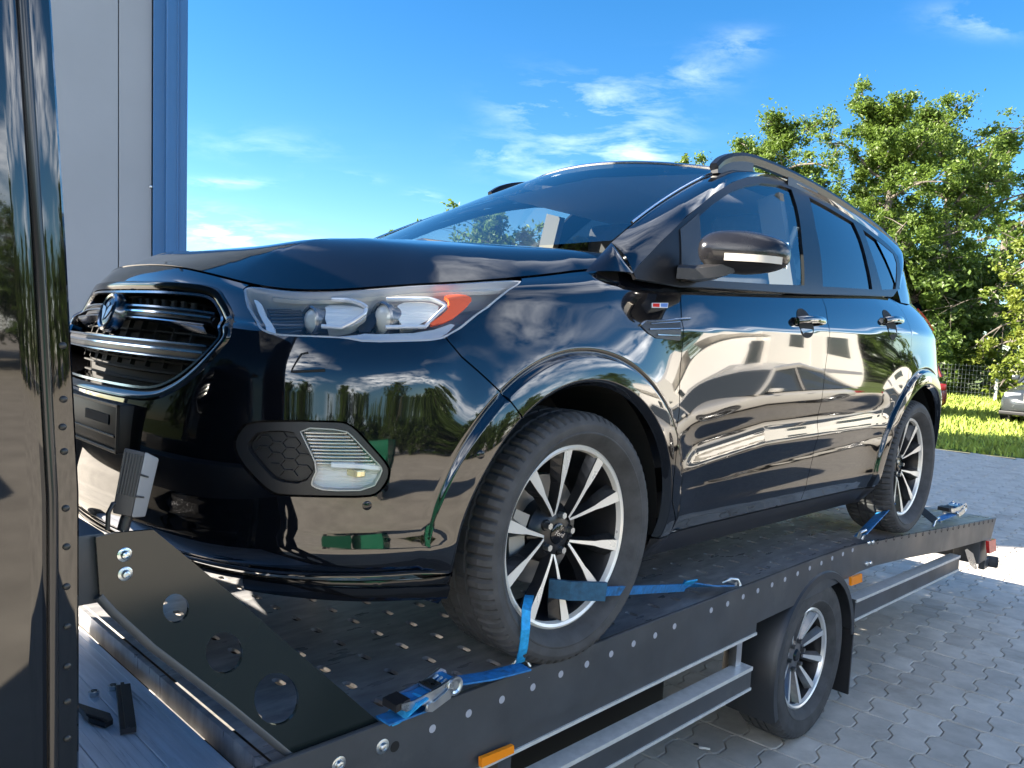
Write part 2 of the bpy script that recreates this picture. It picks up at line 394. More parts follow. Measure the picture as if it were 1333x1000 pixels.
# lower body: rows are heights, columns run from the nose round the corner and along the flank to the tail
ZL = [.19, .27, .36, .47, .60, .74, .87, .96]
def _col(xs, ys, top, mid):
    zl = ZL[:7] + [min(.96, top[2] - .038)]
    return [(x, y, z) for x, y, z in zip(xs, ys, zl)] + [(mid[0], mid[1], min(mid[2], top[2] - .014)), top]
BODY = [
 _col([-.83, -.915, -.952, -.965, -.966, -.945, -.905, -.880], [0] * 8, (-.850, 0, 1.015), (-.868, 0, .992)),
 _col([-.82, -.905, -.942, -.955, -.955, -.936, -.897, -.871], [.20] * 8, (-.840, .20, 1.012), (-.858, .20, .99)),
 _col([-.79, -.875, -.915, -.928, -.926, -.909, -.875, -.847], [.395] * 8, (-.812, .39, .985), (-.834, .395, .982)),
 _col([-.75, -.835, -.875, -.888, -.888, -.876, -.846, -.812], [.54, .545, .545, .545, .545, .545, .54, .53], (-.760, .515, .958), (-.793, .525, .98)),
 _col([-.69, -.765, -.803, -.818, -.818, -.803, -.768, -.728], [.64, .655, .665, .668, .668, .665, .655, .64], (-.675, .605, .958), (-.708, .628, .980)),
 _col([-.62, -.675, -.705, -.718, -.717, -.699, -.660, -.618], [.725, .750, .765, .770, .770, .765, .75, .725], (-.575, .675, .974), (-.600, .708, .984)),
 _col([-.53, -.560, -.575, -.580, -.577, -.556, -.522, -.487], [.785, .820, .838, .845, .846, .840, .818, .785], (-.455, .728, .994), (-.472, .766, .990)),
 _col([-.42, -.42, -.42, -.42, -.415, -.395, -.368, -.342], [.815, .860, .880, .888, .890, .882, .858, .822], (-.320, .762, 1.012), (-.330, .804, .998)),
 _col([-.25, -.25, -.25, -.25, -.245, -.23, -.21, -.195], [.815, .868, .890, .900, .904, .898, .876, .843], (-.175, .778, 1.036), (-.185, .825, 1.010)),
 _col([-.05] * 6 + [-.04, -.03], [.81, .868, .892, .902, .907, .902, .885, .858], (-.02, .775, 1.062), (-.02, .835, 1.030)),
 _col([.17] * 8, [.80, .862, .886, .899, .905, .903, .890, .868], (.16, .762, 1.098), (.17, .838, 1.052)),
 _col([.36] * 8, [.785, .852, .878, .891, .899, .902, .895, .882], (.34, .842, 1.106), (.36, .866, 1.050)),
 _col([.58] * 8, [.78, .846, .872, .885, .894, .902, .902, .896], (.58, .868, 1.100), (.58, .890, 1.040)),
 _col([.95] * 8, [.78, .843, .869, .882, .891, .903, .908, .906], (.95, .868, 1.118), (.95, .898, 1.050)),
 _col([1.4] * 8, [.78, .843, .869, .882, .891, .904, .910, .909], (1.4, .868, 1.146), (1.4, .900, 1.074)),
 _col([1.85] * 8, [.78, .843, .869, .883, .893, .906, .912, .911], (1.85, .866, 1.178), (1.85, .902, 1.098)),
 _col([2.25] * 8, [.785, .850, .876, .890, .900, .911, .916, .914], (2.25, .858, 1.196), (2.25, .902, 1.115)),
 _col([2.65] * 8, [.79, .862, .890, .905, .915, .922, .920, .913], (2.65, .838, 1.205), (2.65, .894, 1.120)),
 _col([2.98] * 8, [.785, .855, .882, .895, .903, .905, .899, .888], (2.96, .800, 1.210), (2.98, .862, 1.120)),
 _col([3.20, 3.21, 3.21, 3.21, 3.21, 3.21, 3.20, 3.18], [.73, .785, .815, .830, .838, .838, .828, .815], (3.10, .725, 1.205), (3.15, .785, 1.115)),
 _col([3.35, 3.38, 3.39, 3.395, 3.39, 3.38, 3.35, 3.31], [.62, .68, .705, .718, .726, .726, .714, .70], (3.23, .61, 1.20), (3.28, .675, 1.11)),
 _col([3.46, 3.51, 3.53, 3.54, 3.535, 3.52, 3.48, 3.44], [.48, .52, .54, .55, .555, .555, .55, .54], (3.33, .45, 1.20), (3.39, .51, 1.11)),
 _col([3.48, 3.54, 3.57, 3.58, 3.575, 3.555, 3.51, 3.47], [.24, .26, .27, .275, .275, .275, .275, .27], (3.36, .23, 1.20), (3.42, .25, 1.11)),
 _col([3.485, 3.55, 3.58, 3.59, 3.585, 3.565, 3.52, 3.48], [0] * 8, (3.37, 0, 1.20), (3.43, 0, 1.11)),
]
BODY = np.array(BODY)                                   # (columns, rows, 3)
def _ghost(P):
    a = P[1] * np.array([1, -1, 1]); b = P[-2] * np.array([1, -1, 1])
    P = np.concatenate([a[None], P, b[None]], 0)
    lo = 2 * P[:, 0] - P[:, 1]; hi = 2 * P[:, -1] - P[:, -2]
    return np.concatenate([lo[:, None], P, hi[:, None]], 1)
BODYG = _ghost(BODY)
_len = np.concatenate([[0], np.cumsum(np.linalg.norm(np.diff(BODY[:, 4], axis=0), axis=1))])
_zl = np.array(ZL + [1.02, 1.10])
HUBS = ((0.0, .347), (2.69, .347))
def crease_z(x): return .925 + .05 * np.clip(x - .2, 0, 2) + .008 * np.clip(x - 2.2, 0, 1.2)
class Body(Surf):
    sgn = -1.0
    def base(s, uv):
        U, V = uv[:, 0], uv[:, 1]
        sg = np.where(U < 0, -1.0, 1.0)
        tu = np.interp(np.abs(U), _len, np.arange(len(_len))); tv = np.interp(V, _zl, np.arange(len(_zl)))
        Wu = bspl(tu, len(BODY)); Wv = bspl(tv, BODY.shape[1])
        T = np.einsum('ni,ijk->njk', Wu, BODYG); p = np.einsum('nj,njk->nk', Wv, T)
        p[:, 1] *= sg
        return p
    def pos(s, uv):
        p = s.base(uv)
        x, y, z = p[:, 0], np.abs(p[:, 1]), p[:, 2]
        # outward direction in plan (smooth): nose -> -x, flank -> +y, tail -> +x
        k = sstep(-.72, -.38, x); kr = sstep(3.15, 3.5, x)
        nx = -(1 - k) * .8 + kr * .8; ny = np.where(x < 1, .35 + .65 * k, 1 - .6 * kr) * sstep(0, .3, y)
        d = np.zeros(len(x))
        flank = sstep(-.55, -.35, x) * (1 - sstep(3.2, 3.4, x))
        for hx, hz in HUBS:
            r = np.hypot(x - hx, z - hz)
            up_ = sstep(.16, .30, z)
            d += flank * up_ * (.014 * np.exp(-((r - .44) / .13) ** 2))                   # soft haunch
            d += flank * up_ * (.012 * (1 - sstep(.497, .507, r)) - .005 * np.exp(-((r - .509) / .006) ** 2))   # arch trim and its groove
            d -= flank * up_ * .030 * (1 - sstep(.412, .438, r))                        # lip rolls in
        # shoulder crease
        cz = crease_z(x); e = z - cz
        amp = sstep(.10, .45, x) * (1 - sstep(3.05, 3.3, x))
        d -= amp * .30 * (np.sqrt(np.maximum(e, 0) ** 2 + .004 ** 2) - .004) * (e > 0)
        d -= amp * .055 * (np.sqrt(np.minimum(e, 0) ** 2 + .006 ** 2) - .006) * (e < 0) * np.exp(-((e) / .16) ** 2)
        # lower door sculpture: hollow above a rising rib, then the sill line
        dr = sstep(.44, .60, x) * (1 - sstep(2.15, 2.32, x))
        zr = .525 + .062 * np.clip((x - .5) / .55, 0, 1) + .03 * np.clip((x - 1.05) / 1.1, 0, 1)
        d += dr * (.0068 * np.exp(-((z - zr + .035) / .032) ** 2) - .007 * np.exp(-((z - zr - .045) / .05) ** 2))
        zs = .44 + .055 * (x - .5)
        d -= dr * .0022 * np.exp(-((z - zs) / .016) ** 2)
        d += dr * .006 * np.exp(-((z - .345) / .030) ** 2)
        # bumper: ledge under the headlamps, swelling below it
        fr = 1 - sstep(-.52, -.40, x)
        d -= fr * sstep(.15, .5, y) * .020 * sstep(.865, .885, z)
        d += fr * .010 * np.exp(-((z - .80) / .07) ** 2) * sstep(.35, .6, y)
        d += fr * .012 * np.exp(-((z - .38) / .035) ** 2)
        d -= fr * .012 * np.exp(-((z - .325) / .012) ** 2)
        p[:, 0] += nx * d; p[:, 1] += np.sign(p[:, 1] + 1e-9) * ny * d
        return p
S = Body(0, _len[-1], .19, 1.10, 420, 120)
VTOP = 1.10

# side windows
def yg(x, z):
    s = z - 1.12
    return .853 - .26 * s - .46 * np.maximum(s, 0) ** 2 - .050 * np.clip((x - 1.7) / 1.3, 0, 2) ** 2 - .02 * np.clip((.8 - x) / .5, 0, 2) ** 2
class Green(Surf):
    sgn = -1.0
    def pos(s, uv): return np.stack([uv[:, 0], yg(uv[:, 0], uv[:, 1]), uv[:, 1]], 1)
G = Green(.0, 3.5, 1.0, 1.70, 80, 40)

# windscreen: (across, up) both in metres-like units
class Screen(Surf):
    sgn = -1.0
    def pos(s, uv):
        a = uv[:, 0] / .70; b = uv[:, 1] / .95; a2 = a * a
        lo = np.stack([.06 + .20 * a2, .745 * a, 1.155 + .040 * a2], 1)
        hi = np.stack([.985 + .165 * a2, .575 * a, 1.645 - .047 * a2], 1)
        p = lo + (hi - lo) * b[:, None]
        bul = .022 * 4 * b * (1 - b)
        p[:, 0] -= bul * .45; p[:, 2] += bul * .85
        return p
W = Screen(-.72, .72, -.02, .97, 60, 50)

def ztop_roof(x, y):
    zc_ = np.interp(x, [.9, 1.1, 1.4, 1.8, 2.2, 2.6, 3.0, 3.3], [1.633, 1.652, 1.668, 1.672, 1.662, 1.638, 1.598, 1.555])
    return zc_ - .050 * (np.abs(y) / .57) ** 2.2
class Roof(Surf):
    sgn = 1.0
    def pos(s, uv): return np.stack([uv[:, 0], uv[:, 1], ztop_roof(uv[:, 0], uv[:, 1])], 1)
RF = Roof(.9, 3.4, -.62, .62, 60, 30)

# bonnet: crown with two ridges, rolled down to the shut line all round
_eu = np.linspace(0, np.interp(10.35, np.arange(len(_len)), _len), 160)
EDGE = S.pos(np.stack([_eu, np.full_like(_eu, VTOP)], 1))
def crown(x, y):
    zc_ = np.interp(x, [-.90, -.80, -.70, -.60, -.45, -.30, -.1, .1, .35], [1.022, 1.048, 1.070, 1.086, 1.106, 1.120, 1.136, 1.150, 1.160])
    yr = .40 + .19 * (x + .85) / 1.1
    a = (np.abs(y) - yr)
    ridge = .011 * np.exp(-(np.maximum(-a, 0) / .10) ** 2) * np.exp(-(np.maximum(a, 0) / .20) ** 2) * sstep(-.85, -.55, x)
    return zc_ + ridge - np.interp(x, [-.5, .2], [.035, .012]) * np.maximum(a, 0) / .2
class Bonnet(Surf):
    sgn = 1.0
    def pos(s, uv):
        x, y = uv[:, 0], np.abs(uv[:, 1])
        P = np.stack([x, y], 1); D = np.full(len(x), 9.0); Z = np.zeros(len(x))
        A = EDGE[:-1, :2]; B = EDGE[1:, :2]; AB = B - A; L2 = (AB ** 2).sum(1)
        for k in range(0, len(P), 4000):
            q = P[k:k + 4000, None, :] - A[None]
            t = np.clip((q * AB).sum(2) / L2, 0, 1); dd = np.linalg.norm(q - t[..., None] * AB, axis=2)
            i = dd.argmin(1); r = np.arange(len(i)); D[k:k + 4000] = dd[r, i]
            Z[k:k + 4000] = EDGE[i, 2] + (EDGE[i + 1, 2] - EDGE[i, 2]) * t[r, i]
        w = np.interp(x, [-.5, -.1, .25], [.20, .15, .085]); f = 1 - (1 - np.clip(D / w, 0, 1)) ** 2.4
        z = Z + .003 + (crown(x, y) - Z) * f
        return np.stack([x, uv[:, 1], z], 1)
HD = Bonnet(-.9, .4, -.8, .8, 90, 90)

# ------------------------------------------------------------------ panels cut out of a surface
def resample(poly, step, closed=True):
    poly = np.asarray(poly, float); out = []
    n = len(poly)
    for i in range(n if closed else n - 1):
        a, b = poly[i], poly[(i + 1) % n]; k = max(1, int(math.ceil(np.linalg.norm(b - a) / step)))
        for j in range(k): out.append(a + (b - a) * j / k)
    if not closed: out.append(poly[-1])
    return np.array(out)
def smooth_poly(poly, it=1, closed=True):
    p = np.asarray(poly, float)
    for _ in range(it):
        q = []
        n = len(p)
        for i in range(n if closed else n - 1):
            a, b = p[i], p[(i + 1) % n]; q += [a * .75 + b * .25, a * .25 + b * .75]
        if not closed: q = [p[0]] + q + [p[-1]]
        p = np.array(q)
    return p
def area(p): return .5 * np.sum(p[:, 0] * np.roll(p[:, 1], -1) - np.roll(p[:, 0], -1) * p[:, 1])
def inset(p, d):
    if area(p) < 0: p = p[::-1]
    a = np.roll(p, 1, 0); b = np.roll(p, -1, 0)
    t = b - a; t /= np.linalg.norm(t, axis=1, keepdims=True) + 1e-12
    return p + d * np.stack([-t[:, 1], t[:, 0]], 1)
def inside(pts, poly):
    x, y = pts[:, 0], pts[:, 1]; r = np.zeros(len(pts), bool); n = len(poly); j = n - 1
    for i in range(n):
        xi, yi = poly[i]; xj, yj = poly[j]
        c = ((yi > y) != (yj > y)) & (x < (xj - xi) * (y - yi) / (yj - yi + 1e-15) + xi); r ^= c; j = i
    return r
def seg_dist(pts, poly):
    d = np.full(len(pts), 9.0); n = len(poly)
    for i in range(n):
        a, b = poly[i], poly[(i + 1) % n]; ab = b - a; t = np.clip(((pts - a) @ ab) / (ab @ ab + 1e-15), 0, 1)
        d = np.minimum(d, np.linalg.norm(pts - a - t[:, None] * ab, axis=1))
    return d
def panel(name, surf, poly, mt, parent, holes=(), gap=.002, step=.022, depth=.014, off=0.0, fine=None, mirror=False, hole_depth=None, back=False, rings=None):
    """a sheet of surf bounded by poly (surface coordinates) with a folded-in edge; off moves it along the normal"""
    P = resample(inset(np.asarray(poly, float), gap), step)
    Hs = [resample(inset(np.asarray(h, float), -gap), step)[::-1] for h in holes]
    lo, hi = P.min(0), P.max(0)
    gx, gy = np.meshgrid(np.arange(lo[0] + step / 2, hi[0], step), np.arange(lo[1] + step / 2, hi[1], step))
    Q = np.stack([gx.ravel(), gy.ravel()], 1)
    if fine:                                             # extra points (u0,u1,v0,v1,step)
        for (a, b, c_, d_, st) in fine:
            fx, fy = np.meshgrid(np.arange(a, b, st), np.arange(c_, d_, st)); q = np.stack([fx.ravel(), fy.ravel()], 1)
            Q = Q[~((Q[:, 0] > a) & (Q[:, 0] < b) & (Q[:, 1] > c_) & (Q[:, 1] < d_))]; Q = np.concatenate([Q, q])
    if rings is not None:                                # denser rows of points round the wheel arches
        pts, keepout = rings
        Q = Q[~keepout(surf.pos(Q))]; Q = np.concatenate([Q, pts])
    k = inside(Q, P)
    for h in Hs: k &= ~inside(Q, h)
    Q = Q[k]
    dm = seg_dist(Q, P)
    for h in Hs: dm = np.minimum(dm, seg_dist(Q, h))
    Q = Q[dm > (step * .28 if rings is None else .003)]
    loops = [P] + Hs; V = []; E = []
    for l in loops:
        o = len(V); V += [tuple(p) for p in l]; E += [(o + i, o + (i + 1) % len(l)) for i in range(len(l))]
    V += [tuple(p) for p in Q]
    r = delaunay_2d_cdt([Vector(v) for v in V], E, [], 0, 1e-7)
    vv = np.array([v[:] for v in r[0]]); tri = [f for f in r[2]]
    cen = np.array([vv[list(f)].mean(0) for f in tri])
    ok = inside(cen, P)
    for h in Hs: ok &= ~inside(cen, h)
    tri = [f for f, o in zip(tri, ok) if o]
    used = sorted({i for f in tri for i in f}); mp = {a: b for b, a in enumerate(used)}
    vv = vv[used]; tri = [tuple(mp[i] for i in f) for f in tri]
    p3, n3 = surf.eval(vv); p3 = p3 + n3 * off
    # orient triangles with the normal
    ft = []
    for f in tri:
        a, b, c_ = p3[f[0]], p3[f[1]], p3[f[2]]
        ft.append(f if np.cross(b - a, c_ - a) @ n3[f[0]] > 0 else f[::-1])
    cnt = {}
    for f in ft:
        for i in range(len(f)):
            a, b = f[i], f[(i + 1) % len(f)]; cnt[(a, b)] = 1
    bnd = [(a, b) for (a, b) in cnt if (b, a) not in cnt]
    verts = [tuple(p) for p in p3]; nrm = [tuple(n) for n in n3]; faces = list(ft)
    if depth > 0:
        for a, b in bnd:
            o = len(verts)
            pa, pb, na, nb = p3[a], p3[b], n3[a], n3[b]
            t = pb - pa; out = np.cross(t, na); out /= np.linalg.norm(out) + 1e-12
            verts += [tuple(pa), tuple(pb), tuple(pb - nb * depth), tuple(pa - na * depth)]
            nrm += [tuple(out)] * 4
            faces.append((o, o + 3, o + 2, o + 1))
    v = np.array(verts); n = np.array(nrm); s_ = np.array([1, 1 if mirror else -1, 1]); v = v * s_; n = n * s_
    if not mirror: faces = [f[::-1] for f in faces]
    me = bpy.data.meshes.new(name); me.from_pydata([tuple(a) for a in v], [], faces); me.update()
    me.polygons.foreach_set('use_smooth', [True] * len(me.polygons))
    me.normals_split_custom_set_from_vertices([tuple(a) for a in n])
    me.materials.append(mt)
    o = bpy.data.objects.new(name, me); col.objects.link(o)
    if parent is not None: o.parent = parent
    return o
def both(fn, *a, **k):
    """near-side panel and its far-side twin"""
    o = fn(*a, **k); fn(*a, mirror=True, **k); return o
def on(surf, uv, off=0.0):
    p, n = surf.eval(np.asarray(uv, float).reshape(-1, 2)); return p + n * off
def band(surf, uv, w, h, off=0.0, closed=False):
    """raised moulding of width w and height h following a line on a surface"""
    p, n = surf.eval(uv); p = p + n * off
    m_ = MB(); m_.sweep(list(p), [(-w / 2, -.002), (-w / 2, h * .6), (-w * .25, h), (w * .25, h), (w / 2, h * .6), (w / 2, -.002)], [q for q in n], closed=closed)
    return m_
# ------------------------------------------------------------------ the car
car = empty('car'); car.matrix_world = CARM
tag(car, 'glossy dark navy SUV strapped down on the truck bed', 'car')
Cb = crop(300, 330, 2.857); C4 = crop(780, 180, 2.898); C5 = crop(860, 380, 2.779); C1 = crop(0, 300, 2.941); Cw = crop(440, 180, 2.666)

def circ(h, r, a0, a1, n=40):
    return [(h[0] + r * math.cos(a), h[1] + r * math.sin(a)) for a in np.linspace(R(a0), R(a1), n)]
ARCH_R = .418
def uv_of_px(pts): return S.lift(pts)

# outlines traced from the picture, laid on the body surface
HL = uv_of_px(Cb((50, 132), (72, 124), (130, 121), (300, 113), (500, 103), (640, 94), (760, 90), (900, 91), (1082, 98), (1068, 116), (1000, 165), (920, 225), (860, 275), (800, 312),
                 (740, 322), (640, 326), (560, 328), (490, 326), (450, 318), (400, 312), (300, 308), (200, 305), (150, 298), (120, 285), (95, 255), (70, 210), (55, 165)))
HL_up, HL_tip, HL_low = HL[:9], HL[8:14], HL[13:]
SHUT = uv_of_px(Cb((800, 312), (860, 385), (940, 455), (1000, 512)))
FOG = smooth_poly(uv_of_px(Cb((8, 715), (22, 668), (60, 628), (200, 622), (400, 625), (442, 634), (482, 668), (540, 733), (585, 785), (594, 815), (585, 850), (552, 893), (510, 906), (350, 905), (180, 900), (140, 885), (80, 830), (30, 770))), 1)
FOGL = smooth_poly(uv_of_px(Cb((248, 647), (425, 657), (460, 687), (530, 762), (565, 797), (568, 815), (530, 883), (350, 886), (302, 870), (297, 855), (322, 800), (282, 715))), 1)
FOGG = smooth_poly(uv_of_px(Cb((55, 715), (75, 690), (100, 664), (228, 662), (245, 690), (298, 765), (312, 800), (270, 858), (170, 848), (120, 800), (75, 750))), 1)
d_ff = uv_of_px([(886, 384), (887, 416), (885, 488), (884, 538), (881, 581), (878, 614), (876, 632), (875, 653), (879, 676)])
d_b = uv_of_px([(1067, 382), (1075, 401), (1077.5, 421), (1077.5, 456), (1074, 481), (1067, 531), (1065, 567), (1058, 596), (1047, 639), (1043, 650)])
d_r = uv_of_px([(1155, 384), (1166, 394), (1177, 409)])
VB = .285                                                  # lower edge of doors
def topline(u0, u1, n=20): return np.stack([np.linspace(u0, u1, n), np.full(n, VTOP)], 1)
aF = S.side(circ(HUBS[0], ARCH_R, 180, 0, 60)); aR = S.side(circ(HUBS[1], ARCH_R, 180, 0, 60))
d_ff = np.concatenate([[[d_ff[0, 0], VTOP]], d_ff, [[d_ff[-1, 0] + .004, VB]]])
d_b = np.concatenate([[[d_b[0, 0] - .004, VTOP]], d_b, [[d_b[-1, 0] - .006, VB]]])

def arch_rings(h, a0, a1, n):
    out = []
    for r in (.421, .425, .429, .434, .440, .450, .465, .480, .490, .4955, .499, .5025, .5055, .509, .5125, .516, .523):
        for a in np.linspace(R(a0), R(a1), n):
            x, z = h[0] + r * math.cos(a), h[1] + r * math.sin(a)
            if z > .20 and x > -.50: out.append((x, z))
    return S.side(out)
RINGF = arch_rings(HUBS[0], -25, 205, 150); RINGR = arch_rings(HUBS[1], -25, 205, 130)
def arch_out(p):
    k = np.zeros(len(p), bool)
    for h in HUBS:
        r = np.hypot(p[:, 0] - h[0], p[:, 2] - h[1]); k |= (r > .40) & (r < .53) & (p[:, 2] > .19) & (p[:, 0] > -.50)
    return k & (np.abs(p[:, 1]) > .6)
RING = (np.concatenate([RINGF, RINGR]), arch_out)
RING2 = (np.concatenate([RINGF, RINGF * [-1, 1]]), arch_out)
# --- bumper (one piece, both sides)
end = SHUT[-1]
aF_front = np.array([p for p in S.side(circ(HUBS[0], ARCH_R, 128, 186, 40))])
LIPV = .318
front_low = [[aF_front[-1, 0] - .005, LIPV]]
half = np.concatenate([[[HL[0, 0] - .006, VTOP]], [HL[0]], HL[:0], HL[::-1][:14], SHUT[1:], aF_front, front_low])
# HL reversed runs from the inner corner down the inner side and along the lower edge
bump_poly = np.concatenate([half, (half * [-1, 1])[::-1]])
GR = uv_of_px(C1((436, 203), (560, 209), (700, 215), (800, 226), (834, 238), (852, 272), (878, 380), (872, 418), (785, 515), (645, 622), (570, 638), (500, 632), (392, 610)))
GR = np.concatenate([[[0, GR[0, 1]]], GR[1:-1], [[0, GR[-1, 1]]]])
GR[0, 1] = GR[1, 1]; GR[-1, 1] = min(GR[-1, 1], GR[-2, 1])
def symm(h): return np.concatenate([h, (h * [-1, 1])[::-1][1:-1]])
GRs = resample(smooth_poly(symm(GR), 2), .012)
for _ in range(8): GRs = (np.roll(GRs, 1, 0) + 2 * GRs + np.roll(GRs, -1, 0)) / 4
bumper = panel('front_bumper', S, bump_poly, PAINT, car, holes=[GRs, FOG, FOG * [-1, 1]], step=.02, depth=.016, rings=RING2)
# lower lip and valance
# its lower edge follows the outline seen against the deck: high at the nose, low before the wheel
sil = np.array([(60, 628), (189, 670), (234, 685), (300, 703), (339, 722), (440, 752), (560, 786), (600, 792)])
ue = front_low[0][0]; uv_b = []
for u_ in np.linspace(0, ue - .02, 36):
    zb_ = .30
    for v_ in np.arange(.300, .190, -.004):
        px, py = to_px(S.pos(np.array([[u_, v_]]))[0])
        if py > np.interp(px, sil[:, 0], sil[:, 1]): break
        zb_ = v_
    uv_b.append((u_, zb_))
uv_b = np.array(uv_b); uv_b[:, 1] = np.minimum(uv_b[:, 1], .298)
for _ in range(4): uv_b[1:-1, 1] = (uv_b[:-2, 1] + 2 * uv_b[1:-1, 1] + uv_b[2:, 1]) / 4
vals = np.concatenate([np.stack([np.linspace(-ue, ue, 40), np.full(40, LIPV - .004)], 1), uv_b[::-1], (uv_b * [-1, 1])[1:]])
val = panel('lower_valance', S, vals, PBLACK, car, step=.025, depth=.02, off=-.002)
st_uv = np.stack([np.linspace(.62, front_low[0][0] - .01, 30), np.linspace(.290, .272, 30)], 1)
for sg in (1, -1):
    band(S, st_uv * [sg, 1], .036, .006).build('skirt_blade', PBLACK, val, smooth=50)
# parking sensor, towing cover
def disc_on(surf, uv, r, h, name, mt, parent, n=20, r2=None):
    p, nn = surf.eval(np.array([uv])); p, nn = p[0], nn[0]
    MB().lathe([(0, h), (r * .75, h), (r, h * .3), (r, -.004)], p, nn, n).build(name, mt, parent, smooth=40)
for q in Cb((508, 938), (930, 748)): 
    for sg in (1, -1): disc_on(S, uv_of_px([q])[0] * [sg, 1], .0105, .002, 'parking_sensor', PBLACK, bumper)
TOW = uv_of_px(Cb((228, 440), (265, 376), (290, 371), (398, 369), (352, 435)))
panel('washer_cover', S, TOW, PAINT, bumper, gap=.003, step=.01, depth=.01, off=.003)
band(S, resample(TOW[[4, 0, 1, 2]], .006, False), .006, .003).build('cover_gap', INNER, bumper, smooth=40)

# --- grille
grille = panel('grille', S, GRs, INNER, car, step=.03, depth=0, off=-.075)
MB().sweep(list(on(S, resample(GRs, .012), -.004)), [(-.012, -.07), (-.012, .004), (-.004, .010), (.006, .010), (.012, .002), (.012, -.07)], [q for q in S.eval(resample(GRs, .012))[1]], closed=True).build('grille_surround', PBLACK, grille, smooth=45)
GRi = inset(GRs, .022)
m_ = MB(); rs = resample(GRi, .01)
for _ in range(14): rs = (np.roll(rs, 1, 0) + 2 * rs + np.roll(rs, -1, 0)) / 4
pp, nn = S.eval(rs); m_.sweep(list(pp - nn * .008), [(-.004, 0), (-.003, .007), (.003, .007), (.004, 0)], [q for q in nn], closed=True)
m_.build('chrome_ring', DCHROME, grille, smooth=50)
GRB = mat('grille_black', (.010, .010, .012), .32, 0, **{'Specular IOR Level': .35})
def gbar(zc_, hw, h, name, mt, depth=.03, off=-.012, slope=0.0):
    us = np.linspace(-hw, hw, 60); vz = zc_ + slope * np.abs(us)
    uv = np.stack([us, vz], 1); p, n = S.eval(uv); p = p + n * off
    MB().sweep(list(p), [(-h / 2, -depth), (-h / 2, 0), (-h * .3, .006), (h * .3, .006), (h / 2, 0), (h / 2, -depth)], [q for q in n]).build(name, mt, grille, smooth=40)
gz = lambda q: uv_of_px([C1(q)[0]])[0]
b1t, b1b = gz((700, 295)), gz((700, 352)); b2t, b2b = gz((640, 420)), gz((640, 492))
w1 = gz((822, 330))[0]; w2 = gz((790, 455))[0]
for (t, b, w_) in ((b1t, b1b, w1), (b2t, b2b, w2)):
    zm, hh = (t[1] + b[1]) / 2, abs(t[1] - b[1])
    gbar(zm, w_ - .012, hh * .80, 'grille_bar', GRB, off=-.016)
    gbar(zm + hh * .40, w_ - .008, .0075, 'chrome_strip', DCHROME, depth=.02, off=-.008)
    gbar(zm + hh * .02, w_ - .014, .0075, 'chrome_strip', CHROME, depth=.02, off=-.007)
    gbar(zm - hh * .40, w_ - .020, .006, 'chrome_strip', DCHROME, depth=.02, off=-.010)
zlo, zhi = GR[:, 1].min() + .03, GR[:, 1].max() - .03
for k in range(9):
    z_ = zlo + (zhi - zlo) * (k + .5) / 9
    wv = np.interp(z_, [zlo, (zlo * .55 + zhi * .45), zhi], [.30, w2 - .01, w1 - .02])
    gbar(z_, wv - .02, .006, 'grille_slat', INNER, depth=.015, off=-.05)
for us in np.arange(-.36, .37, .09):
    p, n = S.eval(np.stack([np.full(8, us), np.linspace(zlo + .05, zhi - .01, 8)], 1))
    MB().sweep(list(p - n * .055), [(-.003, 0), (.003, 0), (.003, .012), (-.003, .012)], [q for q in n]).build('grille_rib', INNER, grille)
# embossed strip of raised letters shapes above the upper bar is too dark to read: small blocks
zt = gz((600, 262))[1]
for k, us in enumerate(np.linspace(-.02, .34, 9)):
    p, n = S.eval(np.array([[us, zt]])); p, n = p[0] - n[0] * .03, n[0]
    MB().box((p[0] - .004, p[1] - .011, p[2] - .009), (p[0] + .004, p[1] + .011, p[2] + .009), .002).build('raised_block', INNER, grille)
# badge
bp, bn = S.eval(np.array([[0.0, gz((436, 316))[1]]])); bp, bn = bp[0], bn[0]
bd = MB().lathe([(0, .020), (.030, .020), (.040, .017), (.043, .012)], bp, bn, 40).build('badge', mat('badge_blue', (.012, .018, .035), .12, .4), grille, smooth=30)
MB().lathe([(.040, .012), (.041, .021), (.047, .023), (.053, .019), (.055, -.012)], bp, bn, 48).build('badge_ring', DCHROME, grille, smooth=40)
ex = np.array([0, 1.0, 0]); ez = np.cross(bn, ex); ez /= np.linalg.norm(ez)
if ez[2] < 0: ez = -ez
for k, pts in enumerate(([(-.033, .016), (-.010, .010), (-.003, -.004), (-.006, -.026), (-.018, -.014), (-.030, .002)], [(.033, .016), (.012, .012), (.004, .000), (.002, -.024), (.016, -.014), (.030, .002)], [(-.006, .022), (.004, .024), (.009, .016), (.0, .010)])):
    MB().prism([bp + bn * .0195 + ex * a + ez * b for a, b in pts], bn * .003).build('emblem', mat('emblem_grey', (.22, .24, .27), .25, .9), grille)
